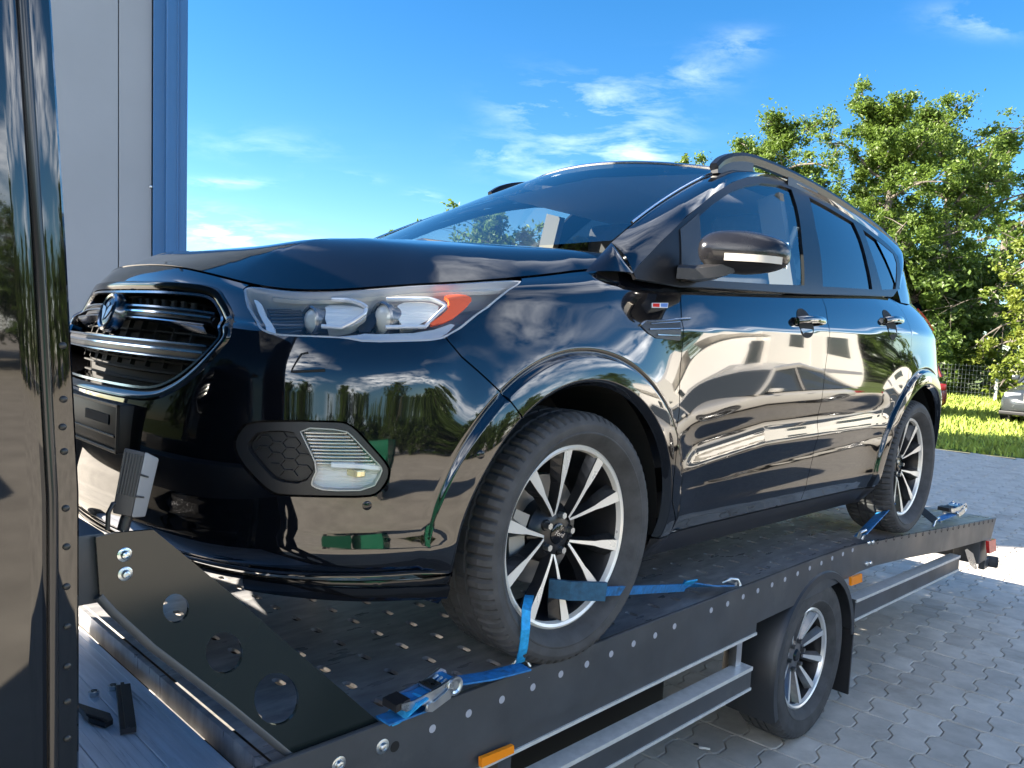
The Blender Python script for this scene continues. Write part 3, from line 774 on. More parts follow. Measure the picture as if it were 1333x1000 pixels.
# number plate holder
zt_, zb_ = S.cast((-3, .1, .735), (1, 0, 0)), None
pl_t = uv_of_px(C1((462, 657)))[0]; pl_b = uv_of_px(C1((450, 842)))[0]
y0 = S.eval(np.array([pl_t]))[0][0]
plx = S.eval(np.array([[.0, (pl_t[1] + pl_b[1]) / 2]]))[0][0][0] - .012
zt1, zb1 = y0[2], S.eval(np.array([pl_b]))[0][0][2]
hw = .262
HOLD = mat('holder_black', (.007, .007, .008), .45, 0, **{'Specular IOR Level': .3})
ph = MB().box((plx, -hw, zb1), (plx + .05, hw, zt1), .004).build('plate_holder', HOLD, bumper, smooth=30)
for (a, b) in (((plx - .005, -hw, zt1 - .008), (plx + .002, hw, zt1)), ((plx - .005, -hw, zb1), (plx + .002, hw, zb1 + .008)), ((plx - .005, hw - .008, zb1), (plx + .002, hw, zt1)), ((plx - .005, -hw, zb1), (plx + .002, -hw + .008, zt1)),
               ((plx - .004, -hw + .02, zb1 + .036), (plx + .002, hw - .02, zb1 + .042))):
    MB().box(a, b, .0015).build('holder_rim', HOLD, bumper)
MB().box((plx - .003, .03, zt1 - .055), (plx, .2, zt1 - .03), .001).build('holder_clip', INNER, bumper)

# --- fog lamps
FSUR = np.asarray(FOG)
for sg in (1, -1):
    mi = sg < 0
    fs = panel('fog_surround', S, FOG, PLASTIC, car, holes=[FOGL, FOGG], gap=.002, step=.014, depth=.02, off=-.006, mirror=mi)
    panel('fog_lens', S, FOGL, LENS, fs, gap=.001, step=.014, depth=0, off=-.007, mirror=mi)
    panel('fog_reflector', S, FOGL, mat('fog_bowl', (.90, .89, .86), .25, .15, bump=.9, scale=55, stretch=(.25, .25, 3.0)), fs, gap=.001, step=.014, depth=-.0, off=-.035, mirror=mi)
    rim_ = resample(FOGL, .01); pp, nn = S.eval(rim_); pp = pp * [1, 1, 1]
    MB().sweep(list(pp - nn * .02), [(-.0012, -.018), (-.0012, .011), (.0012, .011), (.0012, -.018)], [q for q in nn], closed=True).build('fog_rim', mat('fog_wall', (.45, .45, .44), .35, .4), fs, smooth=50, mirror=mi)
    barp = uv_of_px(Cb((372, 792), (460, 795), (565, 803)))
    band(S, resample(barp, .01, False), .016, .012, -.03).build('light_guide', WHITEP, fs, smooth=50, mirror=mi)
    bulb = uv_of_px(Cb((470, 822)))[0]; p, n = S.eval(np.array([bulb]))
    MB().box(p[0] - [.012, .02, .008] - n[0] * .025, p[0] + [.012, .02, .008] - n[0] * .025, .003).build('bulb', mat('bulb_gold', (.85, .75, .45), .2, .6), fs, mirror=mi)
    for yy in range(668, 786, 13):
        ln = uv_of_px(Cb((262 + (yy - 655) * .42, yy), (432 + (yy - 665) * .95, yy + 3)))
        band(S, resample(ln, .012, False), .0055, .004, -.024).build('reflector_rib', mat('rib_silver', (.55, .53, .48), .18, .8), fs, smooth=60, mirror=mi)
    gp = panel('honeycomb_panel', S, FOGG, PLASTIC, fs, gap=.001, step=.02, depth=0, off=-.022, mirror=mi)
    # hexagon ribs
    lo, hi = FOGG.min(0), FOGG.max(0); a_ = .021; hx = MB()
    for i in range(-1, 9):
        for j in range(-1, 9):
            c0 = np.array([lo[0] + i * a_ * 1.5, lo[1] + (j + .5 * (i % 2)) * a_ * 1.15])
            pts = np.array([c0 + [a_ * math.cos(k * math.pi / 3), a_ * .68 * math.sin(k * math.pi / 3)] for k in range(4)])
            if not inside(np.array([c0]), FOGG)[0]: continue
            for k in range(3):
                seg = pts[k:k + 2]
                if inside(seg, FOGG).all():
                    p, n = S.eval(seg); hx.sweep(list(p - n * .022), [(-.0022, 0), (-.0012, .006), (.0012, .006), (.0022, 0)], [q for q in n])
    hx.build('honeycomb_ribs', PLASTIC, fs, mirror=mi)

# --- headlamps
HLs = np.concatenate([smooth_poly(HL, 1)])
HLB = mat('lamp_housing', (.16, .165, .17), .4, .1, bump=.4, scale=30, stretch=(.3, .3, 4))
IVORY = mat('lamp_reflector', (.86, .84, .78), .25, .25, bump=.5, scale=45, stretch=(.3, .3, 3))
for sg in (1, -1):
    mi = sg < 0
    hl = panel('headlamp', S, HLs, HLB, car, gap=.002, step=.025, depth=-.0, off=-.075, mirror=mi)
    rim_ = resample(HLs, .012); pp, nn = S.eval(rim_)
    MB().sweep(list(pp), [(-.003, -.075), (-.003, -.001), (.002, -.001), (.002, -.075)], [q for q in nn], closed=True).build('housing_wall', mat('lamp_wall', (.42, .43, .44), .4, .2), hl, smooth=50, mirror=mi)
    panel('headlamp_lens', S, HLs, LENS, hl, gap=.002, step=.02, depth=.004, off=.001, mirror=mi)
    def hp(name, pts, mt, off, depth=.012, sm=1):
        q = uv_of_px(Cb(*pts)); q = smooth_poly(q, sm) if sm else q
        return panel(name, S, q, mt, hl, gap=0, step=.012, depth=depth, off=off, mirror=mi)
    hp('amber_reflector', [(790, 140), (870, 136), (912, 160), (880, 200), (820, 245), (730, 266), (800, 215), (825, 176)], AMBER, -.012, .01)
    hp('inner_reflector', [(345, 146), (430, 146), (510, 188), (505, 212), (455, 244), (400, 256), (340, 254)], IVORY, -.03, .03)
    hp('outer_reflector', [(622, 150), (735, 155), (798, 185), (718, 254), (630, 258)], IVORY, -.025, .03)
    dk = hp('dark_bezel', [(112, 150), (255, 146), (258, 250), (190, 278), (140, 244)], mat('bezel_dark', (.022, .023, .025), .3), -.040, .02)
    for yy in range(160, 262, 14):
        band(S, resample(uv_of_px(Cb((118 + (yy - 150) * .22, yy), (254, yy - 4))), .012, False), .004, .003, -.040).build('bezel_rib', mat('bezel_rib', (.07, .072, .075), .35), hl, smooth=50, mirror=mi)
    hp('dark_bezel', [(508, 192), (545, 150), (545, 258), (460, 256)], MATS['bezel_dark'], -.045, .02)
    hp('running_light', [(75, 142), (98, 150), (128, 238), (180, 288), (165, 298), (112, 252), (88, 195)], mat('running_white', (.75, .77, .78), .3), -.02, .02)
    hp('upper_trim', [(150, 125), (500, 108), (760, 94), (1040, 100), (1000, 118), (760, 118), (500, 128), (160, 140)], mat('lamp_trim', (.50, .50, .48), .35, .2), -.018, .01)
    hp('lower_trim', [(180, 296), (480, 275), (560, 280), (730, 285), (860, 240), (800, 306), (640, 318), (490, 316), (300, 302)], mat('lamp_trim2', (.48, .51, .54), .35, .2), -.020, .01)
    for pts in ([(335, 256), (410, 262), (455, 240), (500, 208), (505, 190)], [(580, 147), (740, 150), (808, 183), (730, 262), (580, 262)], [(375, 146), (430, 147), (508, 185)]):
        band(S, resample(uv_of_px(Cb(*pts)), .008, False), .009, .006, -.018).build('chrome_brow', mat('bright_trim', (.82, .83, .84), .2, .35), hl, smooth=40, mirror=mi)
    for (cq, rr) in (((300, 197), .030), ((590, 200), .036)):
        p, n = S.eval(uv_of_px(Cb(cq))); p, n = p[0], n[0]; ax = np.array([-.93, .25, .05]); ax /= np.linalg.norm(ax)
        c0 = p - n * .055
        ax = np.array([-1.0, .06, .0]); c0 = p - n * .050
        MB().lathe([(rr * .5, -.06), (rr * 1.02, -.055), (rr * 1.02, .0), (rr * 1.16, .004), (rr * 1.18, .014), (rr * 1.04, .018), (rr * .98, .012)], c0, ax, 32).build('projector', mat('projector_grey', (.20, .21, .22), .2, .6), hl, smooth=40, mirror=mi)
        MB().lathe([(0, .024), (rr * .4, .022), (rr * .75, .016), (rr * .99, .008)], c0, ax, 32).build('projector_lens', mat('lens_glass', (.66, .66, .60), .05, .1), hl, smooth=60, mirror=mi)

# --- bonnet
edge_near = EDGE[:, :2]
rear = np.array([[.26 - .17 * (1 - (y / .72) ** 2), y] for y in np.linspace(.72, -.72, 40)])
hood_poly = np.concatenate([(edge_near * [1, -1])[::-1][:-1], edge_near, rear])
bonnet = panel('bonnet', HD, hood_poly, PAINT, car, gap=.0025, step=.02, depth=.02)
panel('scuttle', HD, np.array([[.13, -.72], [.33, -.74], [.33, .74], [.13, .72]]), PLASTIC, car, gap=0, step=.06, depth=.0, off=-.03)

# --- wing, doors, rear quarter (near side and far side)
u_tip = HL_tip[0]
arc_w = S.side(circ(HUBS[0], ARCH_R, 128, -8, 60))
shut_r = SHUT[::-1]
wing_bot = np.array([[arc_w[-1, 0] + .01, VB], [d_ff[-1, 0], VB]])
wing = np.concatenate([HL_tip[::1], SHUT[1:], arc_w, wing_bot, d_ff[::-1], topline(d_ff[0, 0] - .01, u_tip[0] + .005, 40)])
arc_rd = S.side(circ(HUBS[1], ARCH_R, 140, 186, 30))
fdoor = np.concatenate([d_ff, d_b[::-1], topline(d_b[0, 0] - .01, d_ff[0, 0] + .01, 40)])
rr_end = np.concatenate([[[d_r[0, 0] - .01, VTOP]], d_r])
rdoor = np.concatenate([d_b, [[arc_rd[-1, 0] - .01, VB]], arc_rd[::-1], rr_end[::-1], topline(d_r[0, 0] - .02, d_b[0, 0] + .01, 30)])
arc_q = S.side(circ(HUBS[1], ARCH_R, 140, -8, 70))
quarter = np.concatenate([rr_end, arc_q, [[arc_q[-1, 0] + .01, VB], [_len[-1] - .001, VB]], topline(_len[-1] - .001, d_r[0, 0], 60)])
for mi in (False, True):
    fin = [(.9, 1.95, .27, .9, .012)] if not mi else None
    panel('front_wing', S, wing, PAINT, car, step=.0115 if not mi else .03, depth=.015, mirror=mi, rings=RING)
    panel('front_door', S, fdoor, PAINT, car, step=.0115 if not mi else .03, depth=.015, mirror=mi)
    panel('rear_door', S, rdoor, PAINT, car, step=.0115 if not mi else .03, depth=.015, mirror=mi, rings=RING)
    panel('rear_quarter', S, quarter, PAINT, car, step=.016 if not mi else .03, depth=.015, gap=.001, mirror=mi, rings=RING)
    sill = np.concatenate([np.stack([np.linspace(arc_w[-1, 0] + .0, arc_rd[-1, 0], 40), np.full(40, VB - .003)], 1), np.stack([np.linspace(arc_rd[-1, 0], arc_w[-1, 0], 40), np.full(40, .192)], 1)])
    panel('sill', S, sill, PLASTIC, car, step=.03, depth=.02, mirror=mi)

# inner shell behind the gaps, wheel-house liners, floor
uvg, fg = Body(-_len[-1], _len[-1], .2, 1.09, 300, 30).grid()
ps = S.pos(uvg); _, ns = S.eval(uvg); ps = ps - ns * .03
keep = []
for f in fg:
    q = ps[list(f)].mean(0); uvc = uvg[list(f)].mean(0)
    if any(math.hypot(q[0] - h[0], q[2] - h[1]) < .47 for h in HUBS): continue
    if q[0] < -.35 and q[2] < .33: continue
    ua = np.array([[abs(uvc[0]), uvc[1]]])
    if inside(ua, inset(GR if area(GR) > 0 else GR[::-1], -.03))[0] or inside(ua, inset(HLs, -.03))[0] or inside(ua, inset(FOG, -.02))[0]: continue
    keep.append(f)
MB().add(ps, keep).build('inner_shell', INNER, car, fix=False)
for sg in (1, -1):
    for h in HUBS:
        MB().lathe([(.445, .0), (.445, -.33), (.30, -.42), (.1, -.43)], (h[0], .85 * sg, h[1] + .0), (0, sg, 0), 40, R(172), R(368)).build('wheel_house', INNER, car)
MB().box((-.50, -.46, .22), (3.3, .46, .40)).build('underbody', INNER, car)
MB().box((.52, -.74, .20), (2.15, .74, .30)).build('floor_pan', INNER, car)
MB().box((-.60, -.5, .40), (-.05, .5, .80)).build('engine_bay', INNER, car)

# --- greenhouse
DLO_b = C4((128, 508), (152, 474), (230, 392), (330, 292), (430, 211), (500, 167), (560, 147), (620, 143), (700, 160), (760, 190), (850, 236), (960, 306), (1050, 370), (1098, 410), (1126, 446), (1136, 500), (1132, 560))
DLO_up = G.lift(DLO_b)
DLO_lo = G.lift(C4((1105, 588), (1060, 586), (770, 575), (600, 563), (390, 548), (310, 545), (135, 516)))
DLO = np.concatenate([smooth_poly(DLO_up, 1, False), DLO_lo - [0, .012]])
FW = smooth_poly(G.lift(C4((372, 300), (420, 256), (500, 200), (560, 178), (610, 170), (680, 178), (724, 195), (745, 260), (764, 400), (772, 556), (640, 551), (480, 541), (376, 534), (374, 420))), 0)
RW = G.lift(C4((790, 224), (850, 256), (958, 320), (985, 380), (1010, 470), (1029, 571), (842, 560), (838, 480), (815, 340)))
QW = smooth_poly(G.lift(C4((993, 346), (1060, 396), (1108, 436), (1121, 470), (1117, 570), (1066, 572), (1052, 520), (1020, 420))), 0)
belt = np.array([[x, z] for x, z in zip(np.linspace(.2, 3.0, 50), np.interp(np.linspace(.2, 3.0, 50), BODY[10:19, 9, 0], BODY[10:19, 9, 2]))])
for mi in (False, True):
    fr = panel('window_frame', G, DLO, mat('frame_black', (.008, .008, .009), .3, 0, **{'Specular IOR Level': .22}), car, holes=[FW, RW, QW], gap=0, step=.025, depth=.012, off=.002, mirror=mi)
    panel('front_window', G, FW, GLASS_S, car, gap=-.004, step=.05, depth=0, off=-.006, mirror=mi)
    panel('rear_window', G, RW, GLASS_D, car, gap=-.004, step=.05, depth=0, off=-.006, mirror=mi)
    panel('quarter_window', G, QW, GLASS_D, car, gap=-.004, step=.05, depth=0, off=-.006, mirror=mi)
    # mirror sail
    sail = G.lift(C4((300, 345), (372, 285), (374, 536), (302, 542)))
    panel('mirror_sail', G, sail, PLASTIC, car, gap=.001, step=.03, depth=.01, off=.006, mirror=mi)
    # roof side / A pillar: loft from the window frame to the windscreen and roof edge
    low = resample(np.concatenate([DLO_up, G.lift(C4((1133, 575)))]), .03, False)
    P0, N0 = G.eval(low); P0 = P0 + N0 * .001
    t0 = np.linspace(0, 1, len(low))
    wedge = W.pos(np.stack([np.full(30, .705), np.linspace(-.02, .95, 30)], 1))
    redge = np.array([[x, .578 - .035 * max(0, (x - 2.2) / 1.0) ** 2, 0] for x in np.linspace(1.17, 3.28, 50)]); redge[:, 2] = ztop_roof(redge[:, 0], redge[:, 1]) - .004
    UP = resample(np.concatenate([wedge, redge]), .02, False)
    # pair points by x along the lower curve
    tx = np.interp(P0[:, 0], [P0[0, 0], .55, .95, 1.2, 2.0, 2.6, P0[-6, 0]], [.20, .62, .98, 1.22, 2.05, 2.78, 3.22])
    tx = np.maximum.accumulate(tx + np.linspace(0, .03, len(tx)))
    UPq = np.stack([np.interp(tx, UP[:, 0], UP[:, k]) for k in range(3)], 1)
    K = 9; rows = []
    for k in range(K):
        a = k / (K - 1); q = P0 * (1 - a) + UPq * a
        bul = math.sin(math.pi * a) * np.interp(P0[:, 0], [.2, .9, 1.3, 2.6], [.010, .014, .022, .03])
        q = q + np.stack([0 * bul, bul * .75, bul * .75], 1); rows.append(q)
    mb = MB(); n_ = len(low)
    mb.add([p for r_ in rows for p in r_], [(k * n_ + i, k * n_ + i + 1, (k + 1) * n_ + i + 1, (k + 1) * n_ + i) for k in range(K - 1) for i in range(n_ - 1)])
    mb.build('roof_side', PAINT, car, smooth=60, mirror=mi)
    # bright gutter strip along the windscreen edge
    g_ = W.pos(np.stack([np.full(30, .700), np.linspace(.14, .955, 30)], 1)) + [0, .0, .006]
    MB().tube(list(g_), .0045, 8).build('gutter_strip', CHROME, car, smooth=60, mirror=mi)
    # pillar foot between wing, bonnet corner and windscreen
    uL = np.linspace(np.interp(9.7, np.arange(len(_len)), _len), S.cast((P0[0, 0] + .02, 3, 1.06), (0, -1, 0))[0], 60)
    lowc = S.pos(np.stack([uL, np.full(60, VTOP - .004)], 1))
    rs = lambda q, n: np.stack([np.interp(np.linspace(0, 1, n), np.concatenate([[0], np.cumsum(np.linalg.norm(np.diff(q, axis=0), axis=1))]) / np.linalg.norm(np.diff(q, axis=0), axis=1).sum(), q[:, k]) for k in range(3)], 1)
    tq = np.linspace(0, 1, 60)[:, None]; lowc = lowc[0] * (1 - tq) + rows[0][0] * tq + np.array([0, .012, .004]) * np.sin(math.pi * tq); apex = rows[-1][0]
    frows = [lowc * (1 - a) + apex * a + np.array([-.004, .010, .010]) * math.sin(math.pi * a) * np.sin(np.linspace(.15, math.pi * .95, 60))[:, None] for a in np.linspace(0, 1, 8)]
    ft = MB().add([p for r_ in frows for p in r_], [(k * 60 + i, k * 60 + i + 1, (k + 1) * 60 + i + 1, (k + 1) * 60 + i) for k in range(7) for i in range(59)])
    ft.build('pillar_foot', PAINT, car, smooth=60, mirror=mi)
    # belt filler: closes the step between the wing top and the window line
    xf = np.linspace(P0[0, 0] + .004, 2.35, 60)
    lo_ = np.array([S.cast((x, 3, 1.04), (0, -1, 0)) for x in xf]); lo_[:, 1] = VTOP - .003
    lo3 = S.pos(lo_) - [0, .002, 0]
    dl_ = DLO_lo[np.argsort(DLO_lo[:, 0])]; zt_ = np.interp(xf, dl_[:, 0], dl_[:, 1]) - .006
    hi3 = np.stack([xf, yg(xf, zt_) - .001, zt_], 1)
    mid3 = (lo3 + hi3) / 2 + [0, .004, .004]
    MB().add(list(lo3) + list(mid3) + list(hi3), [(k * 60 + i, k * 60 + i + 1, (k + 1) * 60 + i + 1, (k + 1) * 60 + i) for k in range(2) for i in range(59)]).build('belt_filler', PAINT, car, smooth=60, mirror=mi)
    # rear pillar and tailgate side
    xs = np.linspace(P0[-6, 0], 3.42, 12)
    mb = MB(); rws = []
    for i, x in enumerate(np.linspace(P0[-1, 0] - .03, 3.40, 14)):
        zb = np.interp(x, [2.3, 3.0, 3.4], [1.19, 1.205, 1.20]); zt2 = np.interp(x, [2.3, 2.9, 3.25, 3.4], [1.60, 1.53, 1.42, 1.215])
        yb = np.interp(x, [2.3, 2.5, 2.65, 2.94, 3.2, 3.4], [.850, .838, .815, .745, .64, .48])
        col_ = []
        for a in np.linspace(0, 1, 8):
            z = zb + (zt2 - zb) * a; y = min(yb - .33 * max(0, z - 1.22), yg(x, z) + .002)
            col_.append((x + .0 * a, y, z - .01 * (1 - a)))
        rws.append(col_)
    mb.add([p for c_ in rws for p in c_], [(i * 8 + j, i * 8 + j + 1, (i + 1) * 8 + j + 1, (i + 1) * 8 + j) for i in range(13) for j in range(7)])
    mb.build('rear_pillar', PAINT, car, smooth=60, mirror=mi)

Wpoly = np.array([[-.70, 0], [.70, 0], [.70, .945], [-.70, .945]])
panel('windscreen', W, resample(Wpoly, .05), GLASS, car, gap=0, step=.05, depth=0)
band(W, np.stack([np.linspace(-.70, .70, 50), np.full(50, .953)], 1), .014, .006).build('header_strip', CHROME, car, smooth=50)
rp = np.array([[1.0, -.55], [.985, 0], [1.0, .55], [1.16, .578], [2.2, .578], [3.28, .54], [3.30, 0], [3.28, -.54], [2.2, -.578], [1.16, -.578]])
rp = np.concatenate([np.array([[.985 + .165 * (y / .575) ** 2, y] for y in np.linspace(-.575, .575, 20)]), rp[4:9]])
panel('roof', RF, rp, PAINT, car, gap=0, step=.05, depth=.02, off=.002)
MB().add([(3.28, -.54, 1.55), (3.28, .54, 1.55), (3.38, .66, 1.2), (3.38, -.66, 1.2)], [(0, 1, 2, 3)]).build('rear_screen', GLASS_D, car)
# roof rails
rl_px = C4((432, 104), (455, 80), (490, 66), (540, 64), (600, 80), (700, 121), (800, 171), (900, 231), (1000, 300), (1050, 340), (1100, 388), (1118, 408))
rl = np.array([at(px, py, 1, y) for (px, py), y in zip(rl_px, np.interp(np.arange(12), [0, 11], [.615, .56]))])
rl = np.array([np.interp(np.linspace(0, 1, 60), np.linspace(0, 1, 12), rl[:, k]) for k in range(3)]).T
for _ in range(3): rl[1:-1] = (rl[:-2] + 2 * rl[1:-1] + rl[2:]) / 4
for mi in (False, True):
    hgt = [.034] * 60
    m_ = MB(); m_.sweep(list(rl), [(-.012, -.030), (-.019, -.004), (-.012, .010), (.012, .010), (.019, -.004), (.012, -.030)], (0, 0, 1))
    m_.build('roof_rail', mat('rail_black', (.006, .007, .010), .3, 0, **{'Specular IOR Level': .25}), car, smooth=40, mirror=mi)
    for i0, i1 in ((1, 19), (27, 33), (50, 59)):
        ft_ = MB(); vs = []
        for i in range(i0, i1 + 1):
            p = rl[i]; zb_ = min(p[2] - .02, ztop_roof(np.array([p[0]]), np.array([p[1] * .95]))[0] - .035); sp = .003 if i in (i0, i1) else 0
            vs += [(p[0], p[1] - .013, p[2] - .01), (p[0], p[1] + .013, p[2] - .01), (p[0], p[1] + .016, zb_), (p[0], p[1] - .016, zb_)]
        nn_ = i1 - i0 + 1
        ft_.add(vs, [(4 * i + j, 4 * i + (j + 1) % 4, 4 * i + 4 + (j + 1) % 4, 4 * i + 4 + j) for i in range(nn_ - 1) for j in range(4)] + [(0, 1, 2, 3), (4 * nn_ - 1, 4 * nn_ - 2, 4 * nn_ - 3, 4 * nn_ - 4)])
        ft_.build('rail_foot', MATS['rail_black'], car, smooth=40, mirror=mi)

# --- door mirrors
for mi in (False, True):
    mc = np.array([.60, 1.005, 1.19])
    bm = bmesh.new(); bmesh.ops.create_uvsphere(bm, u_segments=28, v_segments=16, radius=1)
    for v in bm.verts:
        x, y, z = v.co
        sx = math.copysign(abs(x) ** .75, x); sy = math.copysign(abs(y) ** .62, y); sz = math.copysign(abs(z) ** .7, z)
        taper = 1 - .22 * max(0, sy) - .10 * max(0, -sx)
        xx = sx * .085 * (1 - .15 * abs(sz)); 
        if sx > 0: xx *= .45
        v.co = Vector((mc[0] + xx + .055 * sy + .0, mc[1] + sy * .118, mc[2] + sz * .068 * taper - .004 * sy))
    bm.verts.index_update(); allv = [v.co[:] for v in bm.verts]
    fu_ = [[v.index for v in f.verts] for f in bm.faces if f.calc_center_median().z >= mc[2] - .034]
    fl_ = [[v.index for v in f.verts] for f in bm.faces if f.calc_center_median().z < mc[2] - .034]
    bm.free()
    mo = MB().add(allv, fu_).build('door_mirror', mat('dusty_mirror_cap', (.012, .012, .014), .10, 0, rvar=(.05, .35), scale=30), car, smooth=60, mirror=mi)
    MB().add(allv, fl_).build('mirror_base', PLASTIC, mo, smooth=60, mirror=mi)
    MB().sweep([(.50, .835, 1.120), (.52, .88, 1.118), (.55, .93, 1.128), (.58, .96, 1.145)], [(-.05, -.022), (-.05, .012), (-.03, .024), (.03, .024), (.05, .012), (.05, -.022)], (0, 0, 1)).build('mirror_arm', PLASTIC, mo, smooth=50, mirror=mi)
    # turn signal strip wraps the outer front edge
    ind = []
    for k in range(13):
        a = k / 12; sy = -.15 + 1.1 * a
        yy = max(-1, min(1, sy)); 
        ind.append((mc[0] - .088 * math.sqrt(max(0, 1 - min(1, abs(yy)) ** 2.9)) ** .8 + .055 * yy, mc[1] + yy * .119, mc[2] - .022 - .004 * yy))
    MB().sweep(ind, [(-.012, -.004), (-.012, .004), (.010, .004), (.010, -.004)], [np.array([-1.0, .3, 0])] * 7 + [np.array([-.5, 1, 0])] * 6).build('turn_signal', mat('signal_lens', (.50, .46, .40), .2), mo, smooth=50, mirror=mi)
    MB().prism([(mc[0] + .045 + .055 * s_, mc[1] + s_ * .1, mc[2] + t_ * .05) for s_, t_ in ((-1, -.8), (-1, .8), (.9, .8), (.9, -.8))], (.004, 0, 0)).build('mirror_glass', CHROME, mo, mirror=mi)

# --- door handles, badges, side vent
def handle(px0, px1, py, mi):
    a = uv_of_px([(px0, py)])[0]; b = uv_of_px([(px1, py)])[0]
    uv = np.stack([np.linspace(a[0], b[0], 14), np.linspace(a[1], b[1], 14)], 1); p, n = S.eval(uv)
    lift_ = .030 * np.sin(np.linspace(.25, math.pi - .25, 14)) ** .6
    h = MB().sweep(list(p + n * lift_[:, None]), [(-.014, -.006), (-.014, .004), (-.006, .010), (.006, .010), (.014, .004), (.014, -.006)], [q for q in n]).build('door_handle', PAINT, car, smooth=40, mirror=mi)
    c0 = uv[5]
    cup = [c0 + [.062 * math.cos(t), .036 * math.sin(t) - .004] for t in np.linspace(0, 2 * math.pi, 24, endpoint=False)]
    panel('handle_cup', S, np.array(cup), INNER, h, gap=0, step=.02, depth=0, off=.0015, mirror=mi)
    for k in (0, 13):
        MB().box(p[k] - [.012, .03, .012], p[k] + n[k] * .012 + [.012, 0, .012], .004).build('handle_mount', PAINT, h, mirror=mi)
for mi in (False, True):
    handle(1034, 1069, 419, mi); handle(1149, 1171, 418.5, mi)
    vent = uv_of_px(C4((153, 706), (172, 691), (300, 683), (303, 764), (215, 755), (182, 735)))
    vp = panel('wing_vent', S, vent, PLASTIC, car, gap=.0, step=.015, depth=.006, off=.003, mirror=mi)
    for q in (((190, 702), (300, 694)), ((185, 722), (300, 720)), ((215, 742), (300, 745))):
        band(S, resample(uv_of_px(C4(*q)), .01, False), .006, .004, .003).build('vent_blade', DCHROME, vp, smooth=40, mirror=mi)
    band(S, resample(uv_of_px(C4((153, 706), (172, 691), (340, 682))), .01, False), .006, .004, .003).build('vent_edge', DCHROME, vp, smooth=40, mirror=mi)
    st = uv_of_px(C4((197, 623), (258, 623), (256, 641), (197, 640)))
    bg_ = panel('wing_badge', S, st, WHITEP, car, gap=0, step=.01, depth=.002, off=.003, mirror=mi)
    panel('badge_stripe', S, uv_of_px(C4((199, 625), (225, 625), (224, 639), (199, 638))), RED, bg_, gap=0, step=.01, depth=0, off=.0036, mirror=mi)
    panel('badge_stripe', S, uv_of_px(C4((229, 625), (256, 625), (254, 639), (229, 638))), mat('badge_text_blue', (.1, .2, .5), .4), bg_, gap=0, step=.01, depth=0, off=.0036, mirror=mi)
    tl = uv_of_px(C4((1205, 640), (1240, 655), (1272, 695), (1276, 722), (1252, 700), (1228, 672)))
    panel('tail_lamp', S, tl, RED, car, gap=0, step=.02, depth=.004, off=.006, mirror=mi)
# wipers
for a, b, h_ in (((.07, .25, 1.178), (.33, -.42, 1.235), .01), ((.05, -.25, 1.178), (.30, -.66, 1.235), .01)):
    a, b = np.array(a), np.array(b); 
    MB().tube([a, a * .5 + b * .5 + [-.01, 0, .02], b], [.008, .006, .004], 8).build('wiper_arm', PLASTIC, car, smooth=50)

# --- cabin seen through the glass
SEAT = mat('seat_cloth', (.035, .035, .038), .85, 0, var=.2, scale=40)
MB().sweep([(.55, -.70, 1.06), (.55, .70, 1.06)], [(-.38, -.25), (-.34, .03), (-.1, .08), (.12, .04), (.2, -.05), (.2, -.25)], (0, 0, 1)).build('dashboard', PLASTIC, car, smooth=40)
for y in (.37, -.37):
    bm = bmesh.new(); bmesh.ops.create_cube(bm, size=1); bmesh.ops.bevel(bm, geom=bm.edges[:], offset=.18, segments=3, profile=.6, affect='EDGES')
    for v in bm.verts: v.co = Vector((1.48 + v.co.x * .16 + (v.co.z + .5) * .20, y + v.co.y * .50 * (1 - .15 * (v.co.z + .5)), .98 + v.co.z * .66))
    st_ = MB().bm(bm).build('seat', SEAT, car, smooth=50)
    bm = bmesh.new(); bmesh.ops.create_cube(bm, size=1); bmesh.ops.bevel(bm, geom=bm.edges[:], offset=.25, segments=3, profile=.6, affect='EDGES')
    for v in bm.verts: v.co = Vector((1.70 + v.co.x * .11, y + v.co.y * .27, 1.42 + v.co.z * .19))
    MB().bm(bm).build('headrest', SEAT, st_, smooth=50)
MB().box((2.3, -.62, .7), (2.5, .62, 1.28), .05).build('rear_seat', SEAT, car, smooth=50)
ring = [(.90 + .05 * math.sin(t), .37 + .18 * math.cos(t), 1.08 + .17 * math.sin(t)) for t in np.linspace(0, 2 * math.pi, 40, endpoint=False)]
MB().tube(ring, .014, 8, closed=True).build('steering_wheel', PLASTIC, car, smooth=60)
panel('inspection_sticker', W, np.array([[-.06, .80], [-.02, .80], [-.02, .83], [-.06, .83]]), WHITEP, car, gap=0, step=.02, depth=0, off=-.003)
MB().tube([(1.53, .72, 1.42), (1.50, .66, 1.15), (1.48, .62, .9)], .012, 6).build('seat_belt', mat('belt_grey', (.45, .44, .40), .7), car)
MB().tube([(1.53, -.72, 1.42), (1.50, -.66, 1.15), (1.48, -.62, .9)], .014, 6).build('seat_belt', MATS['belt_grey'], car)
# B pillars inside
for y in (.74, -.74): MB().sweep([(1.50, y, 1.0), (1.50, y * .82, 1.55)], [(-.05, -.02), (.05, -.02), (.05, .02), (-.05, .02)], (1, 0, 0)).build('pillar_trim', mat('grey_trim', (.13, .125, .115), .8), car)
MB().add([(x, y, z - .035) for x in (1.05, 3.2) for y, z in ((-.56, 1.60), (0, 1.64), (.56, 1.60))], [(0, 1, 4, 3), (1, 2, 5, 4)]).build('headlining', mat('headlining', (.30, .30, .28), .9), car)
